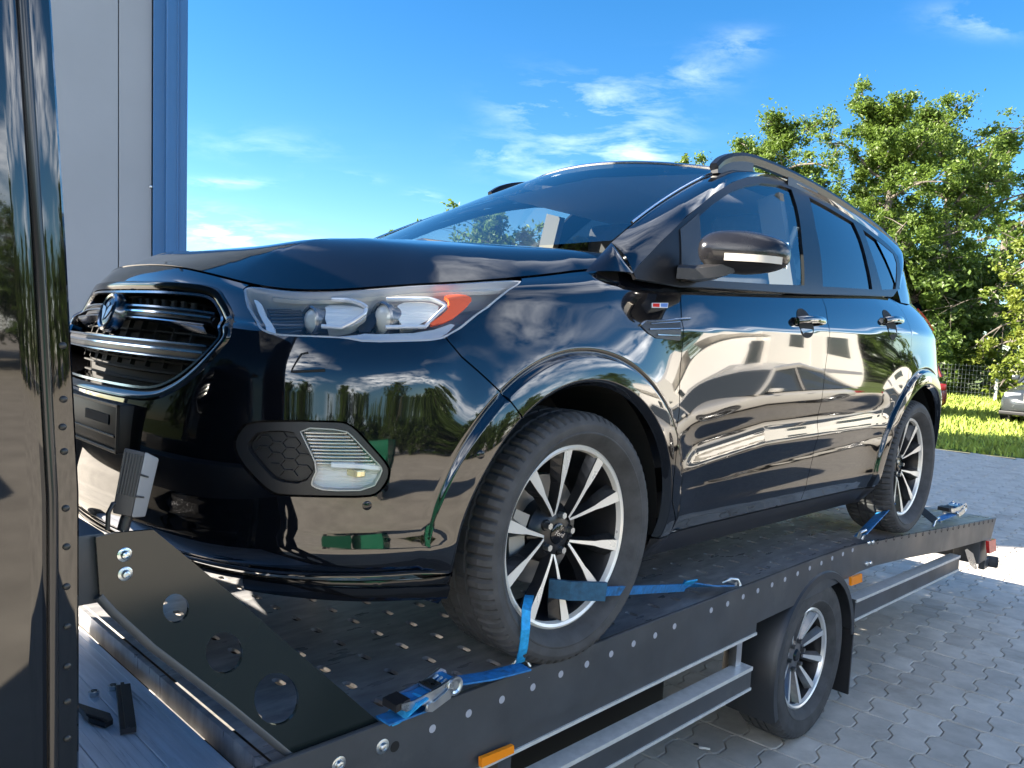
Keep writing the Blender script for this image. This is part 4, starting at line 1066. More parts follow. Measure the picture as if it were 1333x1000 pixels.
# ------------------------------------------------------------------ wheels
def make_tyre(c, sg, Rt, w, r_in, name, parent, nblk=72, flat=True):
    """tyre turned about the axle with grooves and shoulder blocks"""
    hw = w / 2
    prof = [(r_in - .012, hw * .45), (r_in - .006, hw * .60), (r_in + .003, hw * .74), (r_in + .016, hw * .90), (r_in + .030, hw * .985), (r_in + .034, hw * 1.012), (r_in + .037, hw * 1.012), (r_in + .039, hw * 1.0), (r_in + (Rt - r_in) * .62, hw * 1.035), (r_in + (Rt - r_in) * .66, hw * 1.028), (Rt - .022, hw * .985), (Rt - .012, hw * .93), (Rt - .006, hw * .84), (Rt - .003, hw * .74)]
    tr = []
    for y0, y1 in ((.72, .40), (.32, .05), (-.05, -.32), (-.40, -.72)):
        tr += [(Rt - .001 * (1 if abs(y0) > .5 else 0), hw * y0), (Rt, hw * y1)]
        if y1 > -.7: tr += [(Rt - .007, hw * (y1 - .012)), (Rt - .007, hw * (y1 - .068))]
    prof = prof + tr + [(r, -h) for r, h in prof[::-1]]
    n = nblk * 4; m_ = MB(); vs = []; fs = []; k = len(prof); sh = set()
    for i in range(n):
        a = 2 * math.pi * i / n; g = (i % 4 == 0)
        for j, (r, h) in enumerate(prof):
            rr = r
            if g and r > Rt - .014 and abs(h) > hw * .36: rr = r - .009
            if g and (i % 8 == 0) and abs(h) <= hw * .36 and r > Rt - .002: rr = r - .004
            x, z = rr * math.sin(a), -rr * math.cos(a)
            if flat and z < -Rt + .007: z = -Rt + .007
            sk = .012 * math.cos(0) * (h / hw)                     # sipes slant a little
            vs.append((c[0] + x, c[1] + sg * h, c[2] + z))
        i2 = (i + 1) % n
        for j in range(k - 1): fs.append((i * k + j, i2 * k + j, i2 * k + j + 1, i * k + j + 1))
    m_.add(vs, fs)
    return m_.build(name, RUBBER, parent, smooth=28)

def car_wheel(hx, sg, name='wheel'):
    c = (hx, .785 * sg, .347); A = (0, sg, 0); Rr = .2575
    yo = lambda v: v                                            # heights outward from the wheel centre plane
    t = make_tyre(c, sg, .347, .235, .2555, 'wheel', car)
    t.name = 'wheel'; t['label'] = 'tyre and two-tone alloy wheel'
    rim = MB().lathe([(.225, -.10), (.232, -.06), (.226, -.02), (.232, .03), (.240, .062), (.246, .074)], c, A, 96).build('rim_barrel', RIMD, t, smooth=40)
    MB().lathe([(.236, .064), (.240, .078), (.2475, .082), (.2545, .078), (.2560, .066)], c, A, 96).build('rim_lip', MACH, t, smooth=40)
    # hub
    MB().lathe([(0, .040), (.034, .040), (.052, .036), (.072, .026), (.088, .006), (.09, -.03)], c, A, 60).build('hub', RIMD, t, smooth=35)
    cap = MB().lathe([(0, .046), (.024, .046), (.0295, .043), (.0305, .036)], c, A, 40).build('centre_cap', PBLACK, t, smooth=35)
    pt = lambda r, a, h: np.array([c[0] + r * math.cos(a), c[1] + sg * h, c[2] + r * math.sin(a)])
    PH = R(112)
    for k in range(5):
        ac = PH + k * R(72)
        for s2 in (-1, 1):
            a_out = ac + s2 * R(18)
            # centre line: from the V's apex near the hub out to the rim, with a widening at two thirds
            path = []; W_ = []
            e0_ = np.array([.058 * math.cos(ac + s2 * R(3.6)), .058 * math.sin(ac + s2 * R(3.6))]); e1_ = np.array([.243 * math.cos(a_out), .243 * math.sin(a_out)])
            for q in np.linspace(0, 1, 9):
                xy = e0_ + (e1_ - e0_) * q; r = float(np.hypot(*xy)); a = math.atan2(xy[1], xy[0])
                h = .041 + .034 * q ** .8
                path.append((r, a, h)); W_.append(np.interp(q, [0, .35, .52, .66, 1], [.0035, .0055, .0068, .0118, .0165]))
            # machined face and dark body, both as strips across the path
            def strip(scale_in, scale_out, dh, top, m2):
                vs = []
                for (r, a, h), w_ in zip(path, W_):
                    wa = w_ / r
                    ai, ao = a - s2 * wa * scale_in, a + s2 * wa * scale_out
                    vs += [pt(r, ai, h + dh), pt(r, ao, h + dh)]
                return vs
            topv = strip(1.0, 1.0, -.0035, 1, None); botv = strip(2.3, 1.9, -.030, 0, None)
            n = len(path); fs = []
            m1 = MB(); m1.add(topv + botv, [(2 * i, 2 * i + 1, 2 * n + 2 * i + 1, 2 * n + 2 * i)[::1] for i in (0, n - 1)] +
                   [(2 * i, 2 * i + 2, 2 * n + 2 * i + 2, 2 * n + 2 * i) for i in range(n - 1)] + [(2 * i + 1, 2 * n + 2 * i + 1, 2 * n + 2 * i + 3, 2 * i + 3) for i in range(n - 1)] +
                   [(2 * n + 2 * i, 2 * n + 2 * i + 2, 2 * n + 2 * i + 3, 2 * n + 2 * i + 1) for i in range(n - 1)] + [(2 * i, 2 * i + 1, 2 * i + 3, 2 * i + 2) for i in range(n - 1)])
            m1.build('spoke', RIMD, t)
            face = strip(1, 1, .0012, 1, None)
            m2 = MB(); f2 = [p - np.array([0, sg * .001, 0]) for p in face]
            m2.add(face + f2, [(2 * i, 2 * i + 1, 2 * i + 3, 2 * i + 2) for i in range(n - 1)] + [(2 * i, 2 * i + 2, 2 * n + 2 * i + 2, 2 * n + 2 * i) for i in range(n - 1)] + [(2 * i + 1, 2 * n + 2 * i + 1, 2 * n + 2 * i + 3, 2 * i + 3) for i in range(n - 1)])
            m2.build('spoke_face', MACH, t)
        al = ac + R(36)
        b0 = pt(.052, al, .030); b1 = pt(.052, al, .052)
        MB().tube([b0, b1], .0095, 6).build('wheel_nut', ZINC, t)
        MB().lathe([(.012, .034), (.0145, .038), (.0165, .034)], (b0[0], c[1], b0[2]), A, 20).build('nut_seat', RIMD, t, smooth=40)
    # brake
    MB().lathe([(.06, -.03), (.155, -.03), (.158, -.045), (.155, -.055), (.06, -.055)], c, A, 60).build('brake_disc', mat('brake_iron', (.30, .29, .28), .35, .8), t, smooth=30)
    aa = [R(150), R(165), R(180), R(195), R(208)]
    MB().sweep([pt(.140, a, -.012) for a in aa], [(-.03, -.05), (-.03, .03), (.03, .03), (.03, -.05)], [np.array([0, sg, 0.0])] * 5).build('brake_caliper', mat('caliper_iron', (.34, .34, .33), .5, .6), t, smooth=30)
    return t
wheels = []
for hx in (0.0, 2.69):
    for sg in (1, -1): wheels.append(car_wheel(hx, sg))
# script word on the centre cap
def text_mesh(body, size, name, mt, parent, origin, ex_, ez_, depth=.0006, shear=.0):
    cu = bpy.data.curves.new(name, 'FONT'); cu.body = body; cu.size = size; cu.align_x = 'CENTER'; cu.align_y = 'CENTER'; cu.shear = shear; cu.extrude = depth; cu.resolution_u = 3
    ob = bpy.data.objects.new(name, cu); col.objects.link(ob)
    dg = bpy.context.evaluated_depsgraph_get(); me = bpy.data.meshes.new_from_object(ob.evaluated_get(dg)); bpy.data.objects.remove(ob)
    ex_ = np.array(ex_, float); ez_ = np.array(ez_, float); ny_ = np.cross(ex_, ez_)
    for v in me.vertices:
        p = np.array(origin) + ex_ * v.co.x + ez_ * v.co.y + ny_ * v.co.z
        v.co = Vector((p[0], -p[1], p[2]))
    me.materials.clear(); me.materials.append(mt)
    o = bpy.data.objects.new(name, me); col.objects.link(o); o.parent = parent
    return o
for w_, hx in ((wheels[0], 0.0), (wheels[2], 2.69)):
    text_mesh('Ford', .020, 'cap_script', CHROME, w_, (hx, .785 + .0468, .347), (.94, 0, -.34), (.34, 0, .94), shear=.35)
# ------------------------------------------------------------------ recovery truck
truck = empty('recovery_truck'); truck.matrix_world = CARM
tag(truck, 'black flatbed recovery truck with perforated deck carrying the SUV', 'truck')
GZ = -.775
DX = [-.90, 0, 1.9, 2.2, 2.69, 4.56]; DZ = [-.003, -.002, .010, .006, -.008, -.150]
def dz(x): return np.interp(x, DX, DZ)
YE = .872
# deck plate, perforated with slots
cell_x, cell_y = .127, .12
dm = MB(); xs = np.arange(-.41 - .0635 - .127 * 3, 4.50, cell_x); ys = np.arange(-.86, .86, cell_y)
ys = .40 + .06 + cell_y * np.arange(-11, 4)
hole = [(-.0105, -.016), (-.006, -.0235), (.006, -.0235), (.0105, -.016), (.0105, .016), (.006, .0235), (-.006, .0235), (-.0105, .016)]
for x0 in xs:
    for y0 in ys:
        if y0 + cell_y > YE + .02 or y0 < -.90: continue
        cx_, cy_ = x0 + cell_x / 2, y0 + cell_y / 2; x1, y1 = x0 + cell_x, y0 + cell_y
        out = [(x0, cy_ - .03), (x0, y0), (x1, y0), (x1, cy_ - .03), (x1, cy_ + .03), (x1, y1), (x0, y1), (x0, cy_ + .03)]
        hv = [(cx_ + a, cy_ + b) for a, b in hole]
        vs = [(a, b, dz(a)) for a, b in out] + [(a, b, dz(a)) for a, b in hv] + [(a, b, dz(a) - .010) for a, b in hv]
        fs = []
        for i in range(8):
            j = (i + 1) % 8
            fs += [(i, j, 8 + j, 8 + i), (8 + i, 8 + j, 16 + j, 16 + i)]
        dm.add(vs, fs)
ylo, yhi = ys[0] if ys[0] >= -.90 else ys[ys >= -.90][0], max(y for y in ys if y + cell_y <= YE + .02) + cell_y
xa, xb = xs[0], xs[-1] + cell_x
def strip_deck(x0, x1, y0, y1, n=40):
    xx = np.linspace(x0, x1, n); v = [(x, y0, dz(x)) for x in xx] + [(x, y1, dz(x)) for x in xx]
    dm.add(v, [(i, i + 1, n + i + 1, n + i) for i in range(n - 1)])
strip_deck(xa, xb, yhi, YE, 50); strip_deck(xa, xb, -.90, ylo, 50)
strip_deck(xb, 4.56, -.90, YE, 4)
deck = dm.build('deck_plate', DECK, truck, fix=False)
# cross members below
for x in np.arange(-.5, 4.4, .6):
    MB().box((x, -.86, dz(x) - .09), (x + .06, .80, dz(x) - .02)).build('cross_member', TPAINT, truck)
for y in (-.42, .36):
    MB().box((-1.25, y, -.34), (4.2, y + .08, -.18)).build('chassis_rail', INNER, truck)
# side beams
top = [(-1.28, .014), (-.1, .016), (.95, .026), (1.55, .034), (1.90, .034), (2.10, .026), (2.30, .012), (2.74, -.016), (3.555, -.074), (4.56, -.142)]
bot = [(4.47, -.272), (3.47, -.205), (2.71, -.136), (2.30, -.106), (2.12, -.104), (1.90, -.112), (1.45, -.128), (.82, -.138), (-1.28, -.150)]
for sg, mi in ((1, False), (-1, True)):
    sb = MB().prism([(x, YE, z) for x, z in top + bot], (0, .010, 0)).build('side_beam', TPAINT, truck, mirror=mi)
    MB().sweep([(x, YE + .004, z + .0012) for x, z in top], [(-.007, -.004), (-.007, .001), (-.003, .003), (.003, .003), (.007, .001), (.007, -.004)], (0, 0, 1)).build('beam_edge', TPAINT, truck, smooth=50, mirror=mi)
    if not mi: beam = sb
YB = YE + .010
ZPL = mat('grey_disc', (.42, .44, .50), .45, .3)
c7 = crop(420, 720, 2.777); cm = crop(820, 620, 4.443); cr_ = crop(1080, 640, 5.27)
dots = c7((397, 635), (528, 580), (648, 530), (760, 485), (861, 438), (955, 402), (1043, 365), (1124, 328), (1202, 298), (1272, 265)) + cm((470, 775), (565, 738), (655, 697), (740, 662), (822, 628), (897, 597), (970, 563), (1040, 532), (1107, 503), (1170, 475), (1232, 450), (1288, 427))
rdots = cr_((330, 345), (388, 332), (443, 320), (495, 310), (545, 303), (592, 297), (640, 290), (685, 280), (727, 272), (768, 265), (810, 258), (848, 250), (885, 243), (922, 237), (957, 230), (992, 222), (1025, 217), (1055, 212), (1088, 205), (1117, 198))
for px, py in dots:  # flat pale grey discs at the round spots along the beam
    p = at(px, py, 1, YB)
    MB().lathe([(0, .0010), (.0095, .0010), (.0105, -.001)], (p[0], YB, p[2]), (0, 1, 0), 18).build('beam_disc', ZPL, beam)
for px, py in rdots:
    p = at(px, py, 1, YB)
    MB().lathe([(0, -.001), (.0085, -.0005), (.0095, .0014), (.012, .0010), (.0125, -.001)], (p[0], YB, p[2]), (0, 1, 0), 16).build('hole_rim', INNER, beam)
def bolt(p, r, axis=(0, 1, 0), parent=None, washer=True):
    if washer: MB().lathe([(0, .002), (r * 1.35, .002), (r * 1.6, .001), (r * 1.65, -.001)], p, axis, 24).build('washer', ZINC, parent, smooth=35)
    MB().lathe([(0, .0075), (r * .42, .0075), (r * .45, .010), (r * .8, .009), (r, .005), (r, -.001)], p, axis, 20).build('bolt', ZINC, parent, smooth=35)
for px, py in cr_((263, 352), (290, 346), (250, 495), (275, 490)):
    p = at(px, py, 1, YB); bolt((p[0], YB, p[2]), .011, parent=beam, washer=False)
for px, py in ((498, 972), (441, 995)):
    p = at(px, py, 1, YB); bolt((p[0], YB, p[2]), .0105, parent=beam)
p = at(514, 972, 1, YB); MB().lathe([(0, .001), (.012, .001), (.013, -.001)], (p[0], YB, p[2]), (0, 1, 0), 16).build('beam_disc', INNER, beam)
# front gusset with lightening holes
class Flat(Surf):
    sgn = -1.0
    def __init__(s, y): Surf.__init__(s, -5, 5, -5, 5, 2, 2); s.y = y
    def pos(s, uv): return np.stack([uv[:, 0], np.full(len(uv), s.y), uv[:, 1]], 1)
GY = .862
def gx(px, py, y=GY): q = at(px, py, 1, y); return (q[0], q[2])
gus = np.array([gx(125, 700), gx(150, 694), gx(200, 690), gx(300, 772), gx(400, 860), gx(496, 942), (-.60, -.06), gx(400, 1000), gx(300, 918), gx(200, 842), gx(148, 795), gx(130, 775)])
hol = []
for (px, py, rx, ry) in ((229, 792, 17, 19), (292, 850, 24, 27), (360, 910, 29, 34)):
    pts = []
    for t in np.linspace(0, 2 * math.pi, 28, endpoint=False): pts.append(gx(px + rx * math.cos(t) - 5 * math.sin(t) * 0, py + ry * math.sin(t)))
    hol.append(np.array(pts))
GUSM = mat('gusset_gloss', (.012, .017, .016), .11, 0, rvar=(.08, .16), scale=5)
for sg, mi in ((1, False), (-1, True)):
    gs = panel('front_gusset', Flat(GY), gus, GUSM, truck, holes=hol, gap=0, step=.06, depth=.008, mirror=mi)
    panel('gusset_back', Flat(GY - .008), gus, TPAINT, gs, holes=hol, gap=0, step=.08, depth=0, mirror=mi)
    low = [gx(130, 775), gx(148, 795), gx(200, 842), gx(300, 918), gx(400, 1000), (-.70, -.09)]
    MB().tube([(x, GY - .006, z - .002) for x, z in low], .0085, 10).build('gusset_bead', TPAINT, gs, smooth=60, mirror=mi)
    for px, py in ((162, 722), (163, 747)):
        q = at(px, py, 1, GY)
        if not mi: bolt((q[0], GY, q[2]), .0075, parent=gs)
    hb = gx(128, 735)
# headboard cross beam and post
hx_, hz_ = gx(128, 700)
MB().box((hx_ - .10, -.85, hz_ - .115), (hx_ + .015, GY - .012, hz_ + .004), .004).build('headboard_beam', TPAINT, truck, smooth=30)
# lower platform of aluminium planks between cab and deck
PLK = mat('plank_aluminium', (.78, .79, .84), .42, .35, rvar=(.28, .5), scale=10, stretch=(8, .5, 1), var=.12, bump=.06, dirt=((.10, .11, .13), .58, .74))
pz = -.045
for k, x0 in enumerate(np.arange(-1.62, -.90, .105)):
    MB().box((x0, -.88, pz - .03), (x0 + .1035, GY - .03, pz), .002).build('platform_plank', PLK, truck)
    for j in range(1, 5):
        MB().box((x0 + j * .021 - .0008, -.88, pz - .001), (x0 + j * .021 + .0008, GY - .03, pz + .0009)).build('plank_rib', PLK, truck)
MB().box((-.872, -.88, -.06), (-.858, GY - .03, dz(0) - .004)).build('deck_front_edge', DECK, truck)
# guard planks below the near beam
def guard(x0, x1, zt0, zt1, h0, h1, nm, bead=True):
    y = YE + .004
    g_ = MB().add([(x0, y, zt0), (x1, y, zt1), (x1, y, zt1 - h1), (x0, y, zt0 - h0), (x0, y - .022, zt0), (x1, y - .022, zt1), (x1, y - .022, zt1 - h1), (x0, y - .022, zt0 - h0)],
                  [(0, 1, 2, 3), (4, 7, 6, 5), (0, 4, 5, 1), (3, 2, 6, 7), (0, 3, 7, 4), (1, 5, 6, 2)]).build('side_guard', TPAINT, truck)
    if bead: MB().sweep([(x0, y + .002, zt0 - .006), (x1, y + .002, zt1 - .006)], [(-.007, -.004), (-.007, .003), (.007, .003), (.007, -.004)], (0, 1, 0)).build('guard_bead', BEAD, g_, smooth=30)
    MB().sweep([(x0, y + .002, zt0 - h0 + .003), (x1, y + .002, zt1 - h1 + .003)], [(-.005, -.004), (-.005, .003), (.005, .003), (.005, -.004)], (0, 1, 0)).build('guard_bead', BEAD, g_, smooth=30)
    if bead: MB().box((x0, y - .05, min(zt0, zt1) + .0005), (x1, y - .001, min(zt0, zt1) + .003)) if False else None
    return g_
guard(-1.28, 1.135, -.152, -.130, .062, .050, 'upper', bead=False)
g2 = guard(-1.28, 1.123, -.305, -.303, .088, .088, 'lower')
MB().add([(-1.28, YE + .004, -.3046), (1.123, YE + .004, -.3026), (1.123, YE - .05, -.3005), (-1.28, YE - .05, -.3025)], [(0, 1, 2, 3)]).build('guard_top', BEAD, g2)
g3 = guard(2.12, 3.78, -.240, -.283, .100, .092, 'rear')
MB().add([(2.12, YE + .004, -.2396), (3.78, YE + .004, -.2826), (3.78, YE - .05, -.2806), (2.12, YE - .05, -.2376)], [(0, 1, 2, 3)]).build('guard_top', BEAD, g3)
MB().box((1.06, YE - .06, -.36), (1.10, YE - .03, -.10)).build('guard_bracket', ALU, truck)
MB().box((-.2, YE - .10, -.40), (-.15, YE - .03, -.10)).build('guard_bracket', TPAINT, truck)
MB().box((-.25, -.55, -.55), (.95, .62, -.16), .03).build('tool_box', INNER, truck)
# orange side markers
for quad in (((623, 985), (665, 968), (665, 978), (623, 997)), ((1105, 751), (1119, 746), (1119, 757), (1105, 762))):
    v = [at(px, py, 1, YB + .004) for px, py in quad]
    MB().prism(v, (0, .012, 0)).build('side_marker', ORANGE, truck)
# rear wheels, mudguards, flaps
HX, HZ = 1.698, -.427
def truck_wheel(sg):
    c = (HX, .765 * sg, HZ); A = (0, sg, 0)
    t = make_tyre(c, sg, .348, .20, .2215, 'wheel', truck, nblk=60)
    MB().lathe([(.195, -.09), (.200, -.04), (.198, .0), (.205, .05), (.2105, .066)], c, A, 72).build('rim_barrel', RIMD, t, smooth=40)
    MB().lathe([(.203, .056), (.207, .070), (.214, .074), (.221, .070), (.222, .06)], c, A, 72).build('rim_lip', mat('grey_rim', (.74, .74, .73), .28, .5), t, smooth=40)
    MB().lathe([(0, .030), (.030, .030), (.060, .024), (.082, .016), (.086, -.02)], c, A, 48).build('hub', mat('anthracite', (.20, .20, .21), .30, .6), t, smooth=35)
    MB().lathe([(0, .038), (.022, .038), (.028, .030)], c, A, 30).build('centre_cap', PBLACK, t, smooth=35)
    pt = lambda r, a, h: np.array([c[0] + r * math.cos(a), c[1] + sg * h, c[2] + r * math.sin(a)])
    for k in range(10):
        a = R(20 + 36 * k)
        vs = []; n = 6
        for q in np.linspace(0, 1, n):
            r = .065 + .142 * q; h = .028 + .036 * q; w_ = (.006 + .006 * q) / r
            vs += [pt(r, a - w_ * 2.4, h - .026), pt(r, a - w_, h), pt(r, a + w_, h), pt(r, a + w_ * 2.4, h - .026)]
        MB().add(vs, [(4 * i + j, 4 * i + j + 1, 4 * i + 5 + j, 4 * i + 4 + j) for i in range(n - 1) for j in range(3)] + [(4 * i, 4 * i + 4, 4 * i + 7, 4 * i + 3) for i in range(n - 1)]).build('spoke', MATS['anthracite'], t)
        MB().add([pt(.070 + .134 * q, a + s2 * (.006 + .007 * q) / (.070 + .134 * q), .0292 + .0355 * q) for q in np.linspace(0, 1, n) for s2 in (-1, 1)], [(2 * i, 2 * i + 1, 2 * i + 3, 2 * i + 2) for i in range(n - 1)]).build('spoke_face', MATS['grey_rim'], t)
    for k in range(6):
        b0 = pt(.060, R(60 * k + 10), .02)
        MB().tube([b0, b0 + np.array([0, sg * .022, 0])], .010, 6).build('wheel_nut', mat('nut_dark', (.2, .2, .2), .4, .8), t)
    MB().lathe([(.05, -.04), (.15, -.04), (.152, -.06), (.05, -.06)], c, A, 40).build('brake_disc', MATS['brake_iron'], t)
truck_wheel(1); truck_wheel(-1)
MG = mat('mudguard_plastic', (.030, .033, .038), .38, 0, rvar=(.3, .45), scale=10)
for sg, mi in ((1, False), (-1, True)):
    c = np.array([HX, 0, HZ])
    arc = [R(a) for a in np.linspace(204, 6, 34)]
    pts = [(HX + .405 * math.cos(a) , .775, HZ + .395 * math.sin(a)) for a in arc]
    ups = [np.array([math.cos(a), 0, math.sin(a)]) for a in arc]
    MB().sweep(pts, [(-.115, -.035), (-.115, -.006), (-.095, .006), (.095, .006), (.115, -.006), (.115, -.035), (.108, -.035), (.105, -.006), (-.105, -.006), (-.108, -.035)], ups).build('mudguard', MG, truck, smooth=35, mirror=mi)
    MB().box((HX + .385, .655, -.68), (HX + .397, .89, HZ + .05)).build('mud_flap', PLASTIC, truck, mirror=mi)
    MB().cyl((HX + .383, .80, -.47), (HX + .375, .80, -.47), .012, 12).build('flap_bolt', ZINC, truck, mirror=mi)
# tail: bracket, lamp, roller
MB().box((4.30, .70, -.43), (4.52, .86, -.20), .01).build('tail_bracket', TPAINT, truck, smooth=30)
MB().box((4.33, -.80, -.42), (4.47, .72, -.30), .01).build('rear_cross_beam', TPAINT, truck)
v = [at(px, py, 1, YB + .003) for px, py in ((1283, 704), (1292, 701), (1293, 716), (1284, 720))]
MB().prism(v, (0, .02, 0)).build('tail_marker', RED, truck)
q = at(1298, 732, 1, YE)
MB().lathe([(0, -.05), (.036, -.05), (.040, -.04), (.040, .04), (.036, .05), (.014, .052), (0, .05)], (q[0] - .02, YE - .04, q[2]), (.25, 1, 0), 24).build('rubber_roller', RUBBER, truck, smooth=40)
MB().box((q[0] - .16, YE - .08, q[2] - .04), (q[0] - .03, YE - .04, q[2] + .03), .005).build('roller_bracket', TPAINT, truck)
v = [at(px, py, 1, YE - .02) for px, py in ((1256, 716), (1264, 722), (1270, 742), (1262, 735))]
MB().prism(v, (.05, .0, .0)).build('tail_plate', ALU, truck)
# cab: side panel with beaded rear edge
ex_ = lambda z: np.interp(z, [-.45, .157, .589, .963, 1.323, 1.7], [-1.231, -1.236, -1.248, -1.276, -1.306, -1.348])
CAB = mat('cab_paint', (.004, .004, .005), .03, 0, **{'IOR': 1.6, 'Coat Weight': .5, 'Coat Roughness': .01})
zz = np.linspace(-.42, 1.72, 60)
rows = []
for d_, y_ in ((-2.2, .90), (-1.2, .918), (-.45, .920), (-.2, .920), (-.075, .920), (-.058, .9195), (-.046, .914)):
    rows.append([(ex_(z) + d_, y_ - .03 * max(0, z - 1.2) ** 2, z) for z in zz])
n_ = len(zz)
cp = MB().add([p for r_ in rows for p in r_], [(k * n_ + i, k * n_ + i + 1, (k + 1) * n_ + i + 1, (k + 1) * n_ + i) for k in range(len(rows) - 1) for i in range(n_ - 1)]).build('cab_side', CAB, truck, smooth=60)
MB().add([(ex_(z) - o_, y_ - .03 * max(0, z - 1.2) ** 2, z) for o_, y_ in ((.046, .914), (.030, .906), (.004, .906), (.0, .900), (.004, .885), (.03, .880), (.45, .878)) for z in zz], [(k * n_ + i, k * n_ + i + 1, (k + 1) * n_ + i + 1, (k + 1) * n_ + i) for k in range(6) for i in range(n_ - 1)]).build('cab_edge', CAB, truck, smooth=40)
MB().tube([(ex_(z) - .040, .914 - .03 * max(0, z - 1.2) ** 2, z) for z in zz], .0075, 12).build('edge_bead', mat('bead_rubber', (.02, .02, .022), .12), truck, smooth=60)
for px, py in ((86, 662), (87, 712), (87, 764), (88, 816), (88, 868), (88, 914), (88, 962), (84, 588), (82, 556), (83, 520), (82, 450)):
    q = at(px, py, 1, .907); MB().lathe([(0, .003), (.003, .003), (.0055, .001), (.0058, -.001)], (q[0], .906, q[2]), (0, 1, 0), 12).build('screw', mat('screw_dark', (.05, .05, .05), .35, .6), truck, smooth=40)
MB().add([(-3.45, .90, -.42), (-3.45, -.90, -.42), (-3.45, -.90, .45), (-3.45, .90, .45), (-2.75, .86, 1.35), (-2.75, -.86, 1.35), (-2.5, .86, 1.65), (-2.5, -.86, 1.65), (-1.62, .87, 1.72), (-1.62, -.90, 1.72), (-1.60, -.90, -.42), (-1.60, .87, -.42)],
         [(0, 1, 2, 3), (3, 2, 5, 4), (4, 5, 7, 6), (6, 7, 9, 8), (1, 10, 9, 7, 5, 2), (0, 11, 10, 1), (8, 9, 10, 11)]).build('cab_shell', CAB, truck)

# ------------------------------------------------------------------ work lamp on the headboard
lampE = empty('work_lamp'); lampE.matrix_world = CARM
tag(lampE, 'small grey work lamp on a black stalk in front of the SUV nose', 'lamp')
lz = hz_
l0 = np.array([hx_ + .004, GY - .03, lz + .07])
def Lp(px, py, y): return at(px, py, 1, y)
f = [Lp(165, 584, .86), Lp(190, 590, .86), Lp(172, 672, .86), Lp(147, 668, .86)]
b = [Lp(190, 590, .86), Lp(207, 597, .86), Lp(188, 672, .86), Lp(172, 672, .86)]
back = [Lp(165, 584, .86), Lp(208, 596, .86), Lp(189, 673, .86), Lp(147, 669, .86)]
LG = mat('lamp_grey', (.30, .30, .31), .5, .2); LD = mat('lamp_fins', (.045, .045, .048), .5)
_o, _d = cam_ray(178, 630); vd = _d / np.linalg.norm(_d)
def wedge_(pts, name, mt, dep):
    bm = bmesh.new(); V1 = [bm.verts.new(p) for p in pts]; V2 = [bm.verts.new(p + vd * dep) for p in pts]
    bm.faces.new(V1); bm.faces.new(V2[::-1])
    for i in range(4): bm.faces.new((V1[i], V2[i], V2[(i + 1) % 4], V1[(i + 1) % 4]))
    bmesh.ops.recalc_face_normals(bm, faces=bm.faces); bmesh.ops.bevel(bm, geom=bm.edges[:], offset=.0035, segments=2, profile=.6, affect='EDGES')
    return MB().bm(bm).build(name, mt, lampE, smooth=40)
dl = [Lp(162, 583, .855), Lp(189, 589, .875), Lp(171, 673, .875), Lp(146, 668, .855)]
dr_ = [Lp(189, 588, .8755), Lp(207, 597, .850), Lp(189, 673, .850), Lp(171, 674, .8755)]
wedge_(dl, 'housing', LD, .035); wedge_(dr_, 'side_cover', LG, .03)
for k in range(7):
    a = (k + .5) / 7; p_ = dl[0] + (dl[1] - dl[0]) * a; q_ = dl[3] + (dl[2] - dl[3]) * a
    MB().tube([p_ + (q_ - p_) * .06 - vd * .001, q_ + (p_ - q_) * .30 - vd * .001], .0016, 5).build('cooling_fin', LD, lampE)
for k in (.35, .68):
    p_ = dr_[0] + (dr_[3] - dr_[0]) * k; q_ = dr_[1] + (dr_[2] - dr_[1]) * k
    MB().tube([p_ - vd * .001, q_ * .55 + p_ * .45 - vd * .001], .0018, 5).build('cover_rib', LD, lampE)
MB().tube([Lp(140, 690, .855), Lp(141, 668, .855), Lp(147, 656, .855), Lp(156, 654, .85)], .004, 8).build('cable', PLASTIC, lampE, smooth=60)
MB().tube([Lp(160, 690, .845), Lp(164, 676, .845), Lp(168, 668, .845)], .010, 10).build('bracket', PLASTIC, lampE, smooth=60)

# ------------------------------------------------------------------ straps
def webbing(m_, pts, w, across, t=.0022):
    """flat strap of width w along pts; across: strap's width direction"""
    pts = [np.array(p, float) for p in pts]; ups = []
    ac = across if isinstance(across, list) else [across] * len(pts)
    vs = []; n = len(pts)
    for i, p in enumerate(pts):
        a = pts[max(i - 1, 0)]; b = pts[min(i + 1, n - 1)]; tt = b - a; tt /= np.linalg.norm(tt) + 1e-9
        u = np.array(ac[i], float); u -= tt * (u @ tt); u /= np.linalg.norm(u) + 1e-9; k = np.cross(tt, u)
        vs += [p - u * w / 2 - k * t, p + u * w / 2 - k * t, p + u * w / 2 + k * t, p - u * w / 2 + k * t]
    fs = [(4 * i + j, 4 * i + (j + 1) % 4, 4 * i + 4 + (j + 1) % 4, 4 * i + 4 + j) for i in range(n - 1) for j in range(4)] + [(3, 2, 1, 0), (4 * n - 4, 4 * n - 3, 4 * n - 2, 4 * n - 1)]
    return m_.add(vs, fs)
